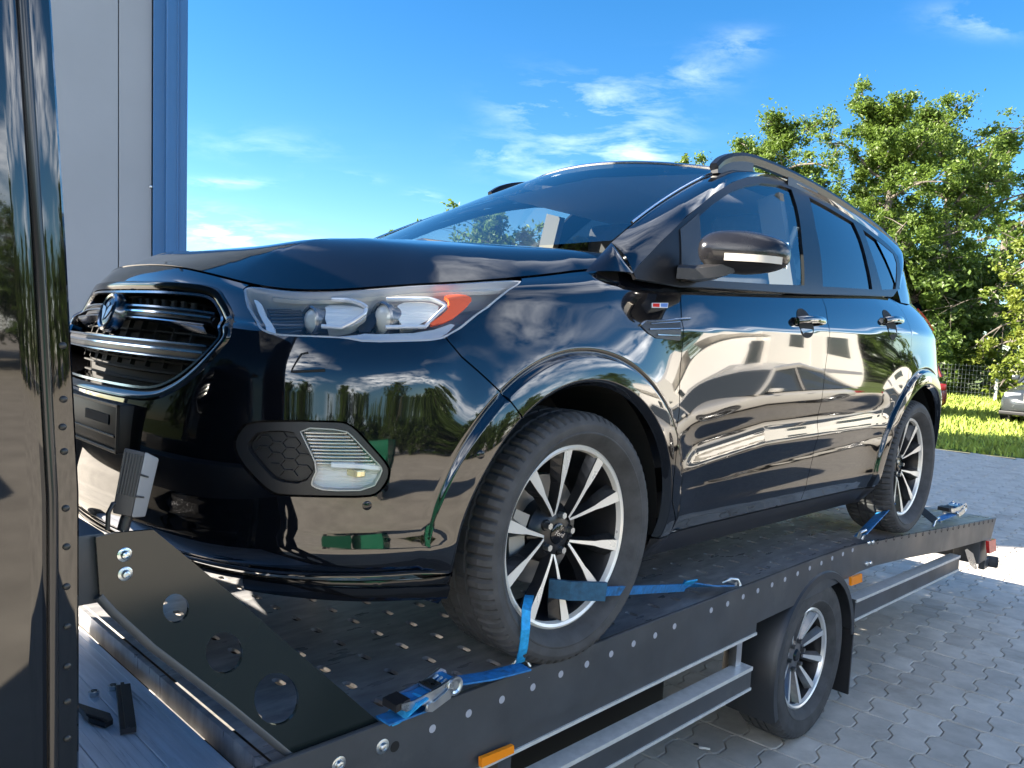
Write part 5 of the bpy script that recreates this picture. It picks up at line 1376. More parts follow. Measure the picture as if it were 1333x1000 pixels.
def ratchet(root, c, ex, ez, L=.20, w=.058, s=1.0):
    """ratchet buckle: two side plates, spool, spindle, handle; ex along the strap, ez up"""
    ex = np.array(ex, float); ex /= np.linalg.norm(ex); ez = np.array(ez, float); ez -= ex * (ez @ ex); ez /= np.linalg.norm(ez); ey = np.cross(ez, ex)
    P = lambda a, b, z: np.array(c) + (ex * a + ey * b + ez * z) * s
    for sd in (-1, 1):
        b = sd * w / 2
        prof = [(-.10, .006), (-.085, -.004), (.02, -.002), (.06, -.010), (.085, -.004), (.098, .012), (.092, .030), (.074, .040), (.052, .034), (.02, .026), (-.06, .016), (-.098, .018)]
        MB().prism([P(a, b, z) for a, z in prof], ey * .003 * s).build('side_plate', ZINC, root)
        prof2 = [(-.03, -.02), (-.005, -.028), (.055, -.012), (.066, .010), (.05, .016), (0, -.004), (-.025, -.004)]
        MB().prism([P(a, b + sd * .005, z) for a, z in prof2], ey * .003 * s).build('frame_plate', ZINC, root)
        MB().lathe([(.012, 0), (.017, .003), (.022, .003), (.023, 0)], P(.072, b + sd * .004, .014), ey * sd, 20).build('ratchet_wheel', ZINC, root)
    MB().cyl(P(-.09, -w / 2, .010), P(-.09, w / 2, .010), .010 * s, 12).build('handle_grip', PLASTIC, root, smooth=40)
    MB().box(P(-.105, -w / 2, -.004), P(-.105, -w / 2, -.004) + .001) if False else None
    MB().prism([P(-.112, -w / 2 + .002, .0), P(-.070, -w / 2 + .002, .004), P(-.070, w / 2 - .002, .004), P(-.112, w / 2 - .002, .0)], ez * .018 * s).build('handle_cover', PLASTIC, root)
    MB().cyl(P(.072, -w / 2, .014), P(.072, w / 2, .014), .018 * s, 16).build('strap_spool', BLUE, root, smooth=40)
    MB().cyl(P(-.012, -w / 2 - .008, -.012), P(-.012, w / 2 + .008, -.012), .007 * s, 12).build('frame_bolt', ZINC, root, smooth=40)
    MB().cyl(P(-.012, w / 2 + .004, -.012), P(-.012, w / 2 + .012, -.012), .012 * s, 14).build('bolt_head', ZINC, root, smooth=40)
    MB().prism([P(.0, -w / 2 + .006, .018), P(.035, -w / 2 + .006, .024), P(.035, w / 2 - .006, .024), P(.0, w / 2 - .006, .018)], ez * .004).build('pawl', ZINC, root)
    for b in np.linspace(-w / 2 + .012, w / 2 - .012, 3): MB().cyl(P(.03, b, .02), P(.056, b, .03), .0035 * s, 8).build('pawl_spring', ZINC, root, smooth=40)
    webbing(MB(), [P(-.07, 0, .012), P(-.02, 0, .008), P(.04, 0, .014), P(.07, 0, .030)], w * .78, ey).build('wound_webbing', BLUE, root)
def strap_thing(label, nm='ratchet_strap', cat='strap'):
    e = empty(nm); e.matrix_world = CARM; tag(e, label, cat, None); return e

# front strap with ratchet lying on the deck edge
r1 = strap_thing('blue ratchet strap with zinc buckle at the deck edge before the front wheel')
a0 = at(530, 930, 2, .03); a1 = at(685, 868, 2, .035)
ax_ = a1 - a0; ax_ /= np.linalg.norm(ax_)
cen = at(553, 905, 2, .045)
ratchet(r1, cen, ax_, (0, 0, 1), s=.92)
st0 = cen + ax_ * .07; st1 = at(684, 868, 2, .045)
webbing(MB(), [st0 + [0, 0, .01], st0 * .5 + st1 * .5 + [0, 0, .0], st1 * .2 + st0 * .0 + st1 * .8 - [0, 0, .0]], .048, np.cross(ax_, (0, 0, 1))).build('webbing', BLUE, r1)
webbing(MB(), [at(548, 906, 2, .055), at(538, 914, 2, .050), at(527, 923, 2, .036), at(516, 931, 2, .018), at(506, 937, 2, .010)], .046, np.cross(ax_, (0, 0, 1))).build('loose_end', BLUEL, r1)
webbing(MB(), [cen - ax_ * .12 + [0, 0, -.022], cen + ax_ * .02 + [0, 0, -.026]], .05, np.cross(ax_, (0, 0, 1))).build('under_webbing', BLUE, r1)
# ring at the deck edge
rg = at(686, 874, 2, .02); ey2 = np.cross(ax_, (0, 0, 1))
hk = [at(px, py, 1, y_) for px, py, y_ in ((666, 862, .84), (672, 856, .845), (684, 860, .86), (691, 868, .875), (690, 880, .878))]
MB().tube([at(671, 885, 1, .845), at(667, 866, 1, .845), at(674, 857, 1, .85), at(686, 860, 1, .865), at(691, 870, 1, .875), at(687, 882, 1, .878)], .0045, 8).build('lashing_ring', ZINC, r1, smooth=60)
webbing(MB(), [at(677, 862, 1, .875), at(681, 845, 1, .905), at(684, 820, 1, .918), at(685, 795, 1, .90), at(688, 780, 1, .862), at(690, 772, 1, .81)], .024, (1, .3, 0)).build('wheel_webbing', BLUEL, r1)

# strap from the front wheel back along the deck
r2 = strap_thing('blue strap with padded sleeve running from the front wheel back along the deck')
p0 = at(742, 769, 1, .878); p1 = at(788, 770, 1, .922); p2 = at(892, 765, 2, .05); p3 = at(950, 763, 2, .03)
webbing(MB(), [p0 + [-.03, -.05, 0], p0, p0 * .5 + p1 * .5, p1], .052, (0, 0, 1), .006).build('sleeve', mat('sleeve_blue', (.015, .075, .14), .7, 0, var=.3, scale=60), r2)
webbing(MB(), [p1, p1 * .5 + p2 * .5, p2], [.028][0], (0, .25, 1)).build('webbing', BLUE, r2)
webbing(MB(), [p2 - [.02, 0, -.01], p2 + [.03, .0, .004], p2 * .45 + p3 * .55 + [0, 0, .004], p3], .046, [(0, .3, 1), (0, .8, .5), (0, 1, .2), (0, 1, .3)]).build('hook_webbing', BLUE, r2)
webbing(MB(), [p2 + [-.03, .01, .02], p2 + [.02, .02, .02]], .045, (0, .7, .6)).build('stitched_end', BLUEL, r2)
MB().tube([p3 + [-.02, -.02, .01], p3 + [.0, .0, .028], p3 + [.035, .01, .02], p3 + [.045, .02, -.005], p3 + [.03, .02, -.015]], .006, 8).build('hook', ZINC, r2, smooth=60)
MB().cyl(p3 + [0, -.025, .015], p3 + [0.0, .025, .015], .008, 10).build('hook_bar', ZINC, r2, smooth=60)

# rear wheel straps
r3 = strap_thing('flat blue strap slanting from the rear wheel down to the deck edge')
q0 = at(1158, 657, 1, .86); q1 = at(1120, 697, 1, .87)
webbing(MB(), [q0, q0 * .5 + q1 * .5, q1], .062, (.1, .75, .35)).build('webbing', BLUE, r3)
MB().tube([q1 + [-.02, .0, -.01], q1 + [-.03, .01, .02], q1 + [.0, .02, .03], q1 + [.03, .01, .01], q1 + [.02, .0, -.02]], .008, 8).build('hook', ZINC, r3, smooth=60)
r4 = strap_thing('dark strap from the rear wheel to a ratchet buckle on the tail of the deck')
s0 = at(1192, 658, 1, .85); s1 = at(1217, 678, 1, .865); s2 = at(1245, 674, 1, .84)
webbing(MB(), [s0, s0 * .5 + s1 * .5, s1], .04, (.2, .6, .6)).build('webbing', STRAPD, r4)
MB().tube([s1 + [-.03, 0, -.03], s1 + [0, 0, .0], s1 + [.06, 0, .01], s1 + [.10, 0, -.02]], .008, 8).build('hook', ZINC, r4, smooth=60)
ratchet(r4, s2 + [.05, -.04, .035], (1, .1, -.05), (0, 0, 1), s=1.25)
webbing(MB(), [s1 + [.02, 0, 0], s2 + [-.02, -.02, .02]], .045, (0, 1, 0)).build('hook_webbing', BLUE, r4)

# ------------------------------------------------------------------ litter on the platform
lit = [at(160, 900, 2, pz), at(172, 955, 2, pz)]
def litter(label, cat, name='rubber_strip'):
    e = empty(name); e.matrix_world = CARM; tag(e, label, cat); return e
e1 = litter('upright black rubber strip lying lengthwise on the aluminium planks', 'rubber strip')
A_, B_ = at(160, 897, 2, pz + .004), at(167, 955, 2, pz + .004); d_ = (B_ - A_) / np.linalg.norm(B_ - A_); sd = np.cross(d_, (0, 0, 1))
MB().prism([A_ - sd * .016, A_ + sd * .016, B_ + sd * .016, B_ - sd * .016], (0, 0, .012)).build('strip_body', PLASTIC, e1)
MB().prism([A_ - sd * .006 + [0, 0, .0125], A_ + sd * .002 + [0, 0, .0125], B_ + sd * .002 + [0, 0, .0125], B_ - sd * .006 + [0, 0, .0125]], (0, 0, .005)).build('strip_ridge', PLASTIC, e1)
e2 = litter('black rubber strip with a pointed end beside the cab panel', 'rubber strip')
pts = [at(px, py, 2, pz + .004) for px, py in ((97, 920), (112, 925), (143, 935), (147, 943), (137, 948), (115, 941))]
MB().prism(pts, (0, 0, .012)).build('strip_body', PLASTIC, e2)
MB().prism([at(px, py, 2, pz + .017) for px, py in ((106, 925), (138, 937), (140, 940), (112, 932))], (0, 0, .006)).build('strip_ridge', PLASTIC, e2)
for (px, py), lb in (((122, 905), 'small steel nut on the planks near the cab panel'), ((147, 897), 'small steel nut on the planks next to the rubber strip')):
    q = at(px, py, 2, pz + .001); e3 = litter(lb, 'nut', 'steel_nut')
    MB().lathe([(.006, 0), (.012, 0), (.0125, .010), (.006, .010), (.006, 0)], q, (0, 0, 1), 6).build('nut_body', ZINC, e3)
    MB().lathe([(.005, .0), (.0065, .001), (.0065, .012), (.005, .012)], q, (0, 0, 1), 14).build('nut_bore', DCHROME, e3)
# ------------------------------------------------------------------ ground
def gh(x, y):
    """height of the yard above the paving under the truck"""
    return np.interp(y, [7.0, 8.5, 10, 13, 17, 22, 30, 60], [0, .02, .085, .26, .60, .73, .80, .9])
def gpt(px, py):
    d = ray_world(px, py); 
    for t in np.linspace(1.5, 90, 6000):
        p = np.array([0, 0, EYE]) + d * t
        if p[2] <= gh(p[0], p[1]): return p
    return p
def at_depth(px, py, Y):
    d = ray_world(px, py); return np.array([0, 0, EYE]) + d * (Y / d[1])
e0, e1 = gpt(1215, 583), gpt(1333, 597)
def edge_y(x): return e0[1] + (e1[1] - e0[1]) * (x - e0[0]) / (e1[0] - e0[0])

PAVE_C = (.50, .462, .405)
PAVE = mat('paver_concrete', PAVE_C, .80, 0, var=.14, scale=9, bump=.12, coords='world', dirt=((.34, .31, .265), .50, .74))
_nt = PAVE.node_tree; _b = _nt.nodes['Principled BSDF']
_oi = _nt.nodes.new('ShaderNodeObjectInfo'); _mr = _nt.nodes.new('ShaderNodeMapRange'); _mr.inputs['To Min'].default_value = .82; _mr.inputs['To Max'].default_value = 1.12
_nt.links.new(_oi.outputs['Random'], _mr.inputs['Value'])
_mx = _nt.nodes.new('ShaderNodeMixRGB'); _mx.blend_type = 'MULTIPLY'; _mx.inputs[0].default_value = 1
_nt.links.new(_b.inputs['Base Color'].links[0].from_socket, _mx.inputs[1]); _nt.links.new(_mr.outputs[0], _mx.inputs[2]); _nt.links.new(_mx.outputs[0], _b.inputs['Base Color'])
_fn = _nt.nodes.new('ShaderNodeTexNoise'); _fn.inputs['Scale'].default_value = 220
SAND = mat('joint_sand', (.16, .15, .135), .9, 0, var=.3, scale=20)
# far paving sheet keeps the joint pattern in its material
YARD = mat('yard_paving', (.42, .38, .32), .85, 0, var=.2, scale=1.2, bump=.1)
GRASSG = mat('grass_soil', (.085, .12, .022), .9, 0, var=.4, scale=2.5)

def sheet(name, xs_, yfun0, yfun1, ny, mt, dzv, kind='structure'):
    m_ = MB(); vs = []
    for x in xs_:
        for k in range(ny):
            a = k / (ny - 1); y = yfun0(x) + (yfun1(x) - yfun0(x)) * a; vs.append((x, y, float(gh(x, y)) + dzv))
    nx_ = len(xs_)
    m_.add(vs, [(i * ny + j, (i + 1) * ny + j, (i + 1) * ny + j + 1, i * ny + j + 1) for i in range(nx_ - 1) for j in range(ny - 1)])
    return tag(m_.build(name, mt, None, world=True, fix=False, smooth=60), kind=kind)
XA = np.linspace(-60, 70, 66)
pave_sheet = sheet('pavement', XA, lambda x: -60.0, lambda x: max(8.0, min(40, edge_y(x))), 120, YARD, -.030)
tag(pave_sheet, 'grey interlocking paving of the yard')
grass_sheet = sheet('grass_ground', XA, lambda x: max(8.0, min(40, edge_y(x))) - .02, lambda x: 260.0, 90, GRASSG, -.010)
sand = sheet('joint_bed', np.linspace(-1.5, 13, 40), lambda x: 1.2, lambda x: edge_y(x) - .03, 60, SAND, -.016)

# interlocking pavers
DA = R(41.8); D1 = np.array([math.sin(DA), math.cos(DA)]); D2 = np.array([math.cos(DA), -math.sin(DA)])
CW, CL = .153, .228
def paver_mesh():
    g2 = .0026
    prof = [(-.5, 0), (-.40, .016), (-.11, .016), (.09, -.016), (.40, -.016), (.5, 0)]
    L_ = [(s * (CL - 2 * g2), o) for s, o in prof]
    ol = [(-CW / 2 + g2 + o, s) for s, o in L_] + [(CW / 2 - g2 + o, s) for s, o in L_[::-1]]
    n = len(ol); cxy = np.mean(ol, axis=0)
    topv = [(x - .0035 * np.sign(x), y - .0035 * np.sign(y) if abs(y) > CL * .45 else y, 0) for x, y in ol]
    vs = topv + [(x, y, -.0035) for x, y in ol] + [(x, y, -.03) for x, y in ol]
    fs = [(0, 1, 2, 9, 10, 11), (2, 3, 8, 9), (3, 4, 5, 6, 7, 8)] + [(i + n * k, i + n * (k + 1), (i + 1) % n + n * (k + 1), (i + 1) % n + n * k) for k in range(2) for i in range(n)]
    # face winding up
    b = bmesh.new(); vv = [b.verts.new(p) for p in vs]
    for f in fs: b.faces.new([vv[i] for i in f])
    bmesh.ops.recalc_face_normals(b, faces=b.faces)
    me = bpy.data.meshes.new('paver'); b.to_mesh(me); b.free(); me.materials.append(PAVE)
    if me.polygons[0].normal.z < 0: me.flip_normals()
    return me
pm = paver_mesh(); cand = []
fwv = ray_world(CX, CY)
def project(p):
    q = np.array(p, float) - [0, 0, EYE]
    yy = q @ fw / (fw @ fw); xx = q @ rt / (rt @ rt); z2 = q @ up / (up @ up)
    return CX + F_PX * xx / yy, CY - F_PX * z2 / yy, yy
for i in range(-20, 70):
    for j in range(0, 95):
        g = D2 * (-1.126 + CW * (i + .5)) + D1 * (1.5 + CL * j)
        if g[1] < 1.7 or g[0] < -1.2: continue
        z = float(gh(*g)); 
        if g[1] > edge_y(g[0]) - .15: continue
        px, py, d_ = project((g[0], g[1], z))
        if px < 540 or px > 1400 or py > 1040: continue
        cand.append((d_, g[0], g[1], z, px, py))
cand.sort()
def paver_matrix(g):
    s = (float(gh(g[0], g[1] + .1)) - float(gh(g[0], g[1] - .1))) / .2
    jit = rng.normal(0, 1, 4)
    M = Matrix.Translation((g[0], g[1], g[2] + .0012 * jit[0])) @ Matrix.Rotation(math.atan(s), 4, 'X') @ Matrix.Rotation(-DA + .004 * jit[1], 4, 'Z') @ Matrix.Rotation(.004 * jit[2], 4, 'X') @ Matrix.Rotation(.004 * jit[3], 4, 'Y')
    return M
vis = [c for c in cand if c[4] > 590 and c[4] < 1345 and c[5] < 1010 and not (c[4] < 1080 and c[5] < 905)]
hidden = [c for c in cand if c not in vis]
for d_, x, y, z, px, py in vis[:300]:
    o = bpy.data.objects.new('paver', pm); col.objects.link(o); o.parent = pave_sheet; o.matrix_world = paver_matrix((x, y, z))
pv = np.array([v.co[:] for v in pm.vertices]); pf = [tuple(p.vertices) for p in pm.polygons]
rest = MB()
for d_, x, y, z, px, py in vis[300:] + hidden:
    M = np.array(paver_matrix((x, y, z))); rest.add(pv @ M[:3, :3].T + M[:3, 3], pf)
ro = rest.build('far_pavers', PAVE, pave_sheet, world=True, fix=False); ro['kind'] = 'stuff'

# dropped cigarette end and pebble on the paving under the side guard
for (px, py), lb, nm, ct in (((917, 976), 'pale cigarette end lying on the paving below the side guard', 'cigarette_end', 'litter'), ((906, 970), 'small dark pebble beside the cigarette end on the paving', 'pebble', 'pebble')):
    g = gpt(px, py)
    if ct == 'litter':
        o = MB().tube([g + [-.022, .004, .006], g + [.0, 0, .006], g + [.022, -.006, .006]], .006, 8).build(nm, mat('paper_white', (.75, .73, .68), .7), None, world=True, smooth=50)
    else:
        bm = bmesh.new(); bmesh.ops.create_icosphere(bm, subdivisions=2, radius=1)
        for v in bm.verts: v.co = Vector((g[0] + v.co.x * .012 * (1 + .2 * v.co.y), g[1] + v.co.y * .008, g[2] + .003 + v.co.z * .006))
        o = MB().bm(bm).build(nm, mat('pebble_dark', (.02, .02, .02), .6), None, world=True, smooth=60)
    tag(o, lb, ct)

# grass
def grass(n, name):
    gx0 = rng.uniform(5.5, 17, n * 3); gy0 = 12.0 + rng.power(.8, n * 3) * 22
    ok = []
    for x, y in zip(gx0, gy0):
        if y < edge_y(x) + .02: continue
        px, py, _ = project((x, y, gh(x, y)))
        if px < 1190 or px > 1380: continue
        ok.append((x, y))
        if len(ok) >= n: break
    vs = []; fs = []
    for x, y in ok:
        z = float(gh(x, y)) - .012; h = rng.uniform(.05, .20) * (1.15 if y > 15 else .8); a = rng.uniform(0, math.pi * 2); w = .012 + .01 * rng.random() + .0006 * (y - 12)
        lx, ly = rng.normal(0, .35, 2) * h; o = len(vs)
        c, s = math.cos(a) * w, math.sin(a) * w
        vs += [(x - c, y - s, z), (x + c, y + s, z), (x + lx * .4 + c * .7, y + ly * .4 + s * .7, z + h * .6), (x + lx * .4 - c * .7, y + ly * .4 - s * .7, z + h * .6), (x + lx, y + ly, z + h)]
        fs += [(o, o + 1, o + 2, o + 3), (o + 3, o + 2, o + 4)]
    gm = mat('grass_blades', (.24, .31, .045), .75, 0, var=.5, scale=3.0)
    b = gm.node_tree.nodes['Principled BSDF']; b.inputs['Subsurface Weight'].default_value = 0
    return tag(MB().add(vs, fs).build(name, gm, None, world=True, fix=False), 'long sunlit grass behind the paving', None, None, 'stuff')
grass(26000, 'grass')

# ------------------------------------------------------------------ building on the left
LEAN = -.030
bld = empty('building'); tag(bld, 'pale grey metal clad hall with a blue corner column', 'building')
BY = 9.2
bx1 = at_depth(253, 300, BY)[0]; bx0 = at_depth(214, 300, BY)[0]; bxj = at_depth(177, 300, BY)[0]
bld.location = (bx1, BY, -.2); bld.rotation_euler = (0, LEAN, R(26))
WALLG = mat('wall_panel_grey', (.19, .22, .26), .5, 0, var=.05, scale=.8)
BLUEW = mat('column_blue', (.010, .085, .23), .42, 0, var=.06, scale=1.5)
def bbox_(name, a, b, mt, bev=0, parent=None):
    o = MB().box(a, b, bev).build(name, mt, parent or bld, world=True); return o
HB = 9.5
pw = (bx0 - bxj) / math.cos(R(26)) * .93
cw_ = (bx1 - bx0) / math.cos(R(26)) * .93; xk = 0.0 - cw_
xr = xk
k = 0
while xr > -4.2:
    w_ = pw if k == 0 else 1.15
    bbox_('wall_panel', (xr - w_ + .004, 0.05, 0), (xr - .004, .17, HB), WALLG, .006); xr -= w_; k += 1
bbox_('core', (xr, .15, 0), (-.06, 5.4, HB - .02), mat('core_dark', (.1, .1, .1), .8))
bbox_('corner_column', (-cw_ * .62, -.10, 0), (0, .30, HB), BLUEW, .012)
bbox_('column_flange', (-cw_ * .98, -.02, 0), (-cw_ * .60, .10, HB), BLUEW, .008)
bbox_('column_rib', (-cw_ * .30, -.115, 0), (-cw_ * .25, -.09, HB), BLUEW, .004)
bbox_('side_wall', (-.10, .31, 0), (-.01, 5.5, HB), WALLG)
bbox_('parapet', (xr - .1, -.14, HB + .002), (.06, 5.6, HB + .25), BLUEW, .01)
for zz_ in (.9, 3.35, 5.8):
    o = MB().lathe([(0, .02), (.014, .018), (.02, .004), (.02, 0)], (-cw_ * .99 - .015, .045, zz_), (0, -1, 0), 12).build('panel_screw', ALU, bld, world=True)

# ------------------------------------------------------------------ trees
def leaf_mat(name, c1, c2, tr=.35):
    m = bpy.data.materials.new(name); m.use_nodes = True; nt = m.node_tree; nt.nodes.clear(); L = nt.links
    o = nt.nodes.new('ShaderNodeOutputMaterial'); df = nt.nodes.new('ShaderNodeBsdfDiffuse'); tl = nt.nodes.new('ShaderNodeBsdfTranslucent'); mx = nt.nodes.new('ShaderNodeMixShader'); mx.inputs[0].default_value = tr
    gl = nt.nodes.new('ShaderNodeBsdfGlossy'); gl.inputs['Roughness'].default_value = .45; mg = nt.nodes.new('ShaderNodeMixShader'); mg.inputs[0].default_value = .025
    t = nt.nodes.new('ShaderNodeTexCoord'); n = nt.nodes.new('ShaderNodeTexNoise'); n.inputs['Scale'].default_value = 1.1; n.inputs['Detail'].default_value = 8; n.inputs['Roughness'].default_value = .75
    L.new(t.outputs['Object'], n.inputs['Vector'])
    cr = nt.nodes.new('ShaderNodeMixRGB'); mr = nt.nodes.new('ShaderNodeMapRange'); mr.inputs['From Min'].default_value = .35; mr.inputs['From Max'].default_value = .65
    L.new(n.outputs['Fac'], mr.inputs['Value']); L.new(mr.outputs[0], cr.inputs[0]); cr.inputs[1].default_value = (*c1, 1); cr.inputs[2].default_value = (*c2, 1)
    L.new(cr.outputs[0], df.inputs[0]); L.new(cr.outputs[0], tl.inputs[0]); L.new(df.outputs[0], mx.inputs[1]); L.new(tl.outputs[0], mx.inputs[2])
    L.new(mx.outputs[0], mg.inputs[1]); L.new(gl.outputs[0], mg.inputs[2]); L.new(mg.outputs[0], o.inputs[0])
    MATS[name] = m; return m
LEAF_A = leaf_mat('leaf_green', (.085, .145, .022), (.16, .235, .040), .55)
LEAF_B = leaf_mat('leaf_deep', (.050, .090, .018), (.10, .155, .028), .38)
LEAF_Y = leaf_mat('leaf_yellow_green', (.13, .20, .028), (.22, .25, .040), .5)
BARK = mat('bark', (.11, .095, .08), .9, 0, var=.35, scale=12, bump=.5)
def tree_meshes(seed, h, rad, n_leaf, leaf, base=.22, column=False, mt=LEAF_A, droop=0.0, gap=.5):
    r = np.random.default_rng(seed); wood = MB(); tips = []
    th = h * .92
    tp = [np.array([0, 0, -.1])]
    for k in range(1, 9):
        tp.append(np.array([r.normal(0, .035) * h * k / 8, r.normal(0, .035) * h * k / 8, th * k / 8]))
    wood.tube(tp, list(np.interp(range(9), [0, 8], [h * .022, h * .004])), 9)
    nb = 26 if not column else 20
    for b in range(nb):
        f = base + (.98 - base) * (b + r.random() * .8) / nb
        i = min(7, int(f * 8)); p0 = tp[i] + (tp[i + 1] - tp[i]) * (f * 8 - i)
        az = b * 2.399 + r.normal(0, .3)
        env = rad * (math.sin(math.pi * min(1, (f - base) / (1 - base) * .80 + .20)) ** .55) * r.uniform(.62, 1.12)
        el = r.uniform(.25, .9) if not column else r.uniform(.8, 1.2)
        dirv = np.array([math.cos(az) * math.cos(el), math.sin(az) * math.cos(el), math.sin(el)])
        pts = [p0]
        for k in range(1, 5):
            d2 = dirv + r.normal(0, .18, 3) - np.array([0, 0, (.10 + droop) * k]); d2 /= np.linalg.norm(d2); pts.append(pts[-1] + d2 * env / 4)
        wood.tube(pts, list(np.interp(range(5), [0, 4], [h * .008 * (1.1 - f * .5), h * .0014])), 6)
        for k in range(1, 5):
            for s in range(5):
                q = pts[k - 1] + (pts[k] - pts[k - 1]) * r.random()
                dd = r.normal(0, 1, 3); dd /= np.linalg.norm(dd); L_ = env * r.uniform(.12, .36)
                e = q + dd * L_ + np.array([0, 0, -droop * L_]); tips.append((e, .35 + .65 * r.random()))
                if s < 3: wood.tube([q, q * .5 + e * .5 + [0, 0, .03], e], [h * .0016, h * .001, h * .0006], 4, caps=False)
    tips = np.array([np.append(t, w) for t, w in tips]); prob = tips[:, 3] ** 2; prob /= prob.sum()
    # drop some tips for gaps
    prob[r.random(len(prob)) < gap * .35] = 0; prob /= prob.sum()
    idx = r.choice(len(tips), n_leaf, p=prob)
    cpos = tips[idx, :3] + r.normal(0, 1, (n_leaf, 3)) * np.array([.16, .16, .13]) * rad * .34 * r.uniform(.3, 1.0, (n_leaf, 1))
    nrm = r.normal(0, 1, (n_leaf, 3)) + np.array([0, 0, .8]); nrm /= np.linalg.norm(nrm, axis=1, keepdims=True)
    t = np.cross(nrm, r.normal(0, 1, (n_leaf, 3))); t /= np.linalg.norm(t, axis=1, keepdims=True); b = np.cross(nrm, t)
    sz = leaf * r.uniform(.55, 1.25, (n_leaf, 1))
    v = np.stack([cpos - t * sz, cpos + b * sz * .55 + nrm * sz * .12, cpos + t * sz, cpos - b * sz * .55 + nrm * sz * .12], 1).reshape(-1, 3)
    crown = bpy.data.meshes.new('crown'); crown.from_pydata(v.tolist(), [], [(4 * i, 4 * i + 1, 4 * i + 2, 4 * i + 3) for i in range(n_leaf)]); crown.materials.append(mt)
    return wood, crown
def plant_tree(seed, loc, h, rad, n_leaf, leaf, label, mt=LEAF_A, group=None, name='tree', **k):
    e = empty(name, loc); w_, cm_ = tree_meshes(seed, h, rad, n_leaf, leaf, mt=mt, **k)
    w_.build('trunk', BARK, e, world=True, smooth=50, fix=False)
    o = bpy.data.objects.new('crown', cm_); col.objects.link(o); o.parent = e
    tag(e, label, 'tree', group); return e
def tree_at(px, ytop, Y, widthpx, seed, n_leaf, leaf, label, **k):
    g = at_depth(px, 520, Y); gz = float(gh(g[0], Y)); top = at_depth(px, ytop, Y)[2]
    return plant_tree(seed, (g[0], Y, gz), top - gz, widthpx * Y / F_PX / 2, n_leaf, leaf, label, **k)
TG = 'trees beyond the grass'
t1 = tree_at(1120, 100, 25, 250, 11, 66000, .062, 'tallest broadleaf tree of the clump behind the SUV tail', group=TG, gap=.1)
t2 = tree_at(1215, 108, 27, 260, 12, 52000, .062, 'broad leafy tree merging into the right of the tall clump', group=TG, base=.12, gap=.1)
t3 = tree_at(985, 136, 27, 270, 13, 42000, .064, 'lower rounded tree peeking over the SUV roof rail', group=TG, gap=.1)
t4 = tree_at(1352, 245, 21, 190, 14, 22000, .066, 'yellowing feathery tree at the edge of the grass', mt=LEAF_Y, group=TG, base=.10, droop=.25)
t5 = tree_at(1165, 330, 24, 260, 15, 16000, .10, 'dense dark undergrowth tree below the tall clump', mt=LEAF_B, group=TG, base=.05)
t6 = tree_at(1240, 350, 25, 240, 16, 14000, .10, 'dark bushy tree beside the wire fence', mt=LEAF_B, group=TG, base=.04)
t7 = tree_at(1290, 150, 34, 200, 17, 18000, .10, 'distant grey green tree behind the yellowing one', group=TG, base=.1)
t8 = tree_at(861, 172, 45, 66, 18, 3000, .13, 'slim tree top rising just above the SUV roof', group=TG, column=True)
t9 = tree_at(497, 284, 42, 62, 19, 3500, .12, 'small tree top behind the far edge of the bonnet', group=TG)
t10 = tree_at(640, 272, 34, 210, 20, 12000, .12, 'leafy tree seen through the windscreen of the SUV', group=TG, base=.1)
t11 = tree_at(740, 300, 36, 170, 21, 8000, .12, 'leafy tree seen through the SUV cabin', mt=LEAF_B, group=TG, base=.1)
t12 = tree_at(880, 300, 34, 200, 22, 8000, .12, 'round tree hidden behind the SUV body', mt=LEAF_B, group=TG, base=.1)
# trees on the other side of the yard, seen as reflections in the paint
RG = 'trees across the yard mirrored in the paint'
protos = [t3, t5, t6]
k = 0
for d_, a0, a1, st_ in ((24, 92, 250, 8.5), (30, 62, 255, 7.5)):
    for a in np.arange(a0, a1, st_):
        o = copy_tree(protos[k % 3]); ang = R(a + random.uniform(-2, 2)); x, y = math.sin(ang) * d_, math.cos(ang) * d_
        s_ = random.uniform(.75, 1.1) if k % 3 else random.uniform(.5, .72)
        o.location = (x, y, 0); o.rotation_euler = (0, 0, k * 1.3); o.scale = (s_ * 1.25, s_ * 1.25, s_); k += 1
        o['label'] = 'leafy tree across the yard showing only as a reflection in the paint'; o['group'] = RG

# bushes and weeds along the fence
for k, (px, py, Y, w_, hp) in enumerate(((1255, 500, 24, 60, 60), (1290, 495, 27, 40, 50), (1225, 470, 23, 60, 110))):
    g = at_depth(px, 510, Y); gz = float(gh(g[0], Y))
    plant_tree(40 + k, (g[0], Y, gz - .1), hp * Y / F_PX, w_ * Y / F_PX / 2, 2200, .07, ['low bright bush in front of the wire fence', 'small weedy bush against a fence post', 'light green shrub beside the SUV tail'][k], name='bush', base=.02)

# ------------------------------------------------------------------ wire fence
fe = empty('wire_fence'); tag(fe, 'thin grey wire mesh fence with pale posts behind the grass', 'fence')
FY = 21.6
fx0, fx1 = at_depth(1170, 500, FY)[0], at_depth(1400, 500, FY)[0]
fz = float(gh(0, FY)); wm = MB()
WIRE = mat('fence_wire', (.30, .33, .32), .5, .6); POST = mat('fence_post', (.62, .62, .58), .6)
ftop = at_depth(1297, 476, FY)[2]
for x in np.arange(fx0, fx1, .10): wm.tube([(x, FY, fz), (x, FY, ftop)], .003, 3, caps=False)
for z in np.arange(fz + .05, ftop, .12): wm.tube([(fx0, FY, z), (fx1, FY, z)], .003, 3, caps=False)
w_ = wm.build('wire_mesh', WIRE, fe, world=True, fix=False); w_['kind'] = 'stuff'
xp = at_depth(1298, 490, FY)[0]
for d_ in (-2.6, 0, 2.6): MB().tube([(xp + d_, FY - .03, fz - .2), (xp + d_ + .0, FY - .03, ftop + .06)], .045, 10).build('fence_post', POST, fe, world=True, smooth=50)

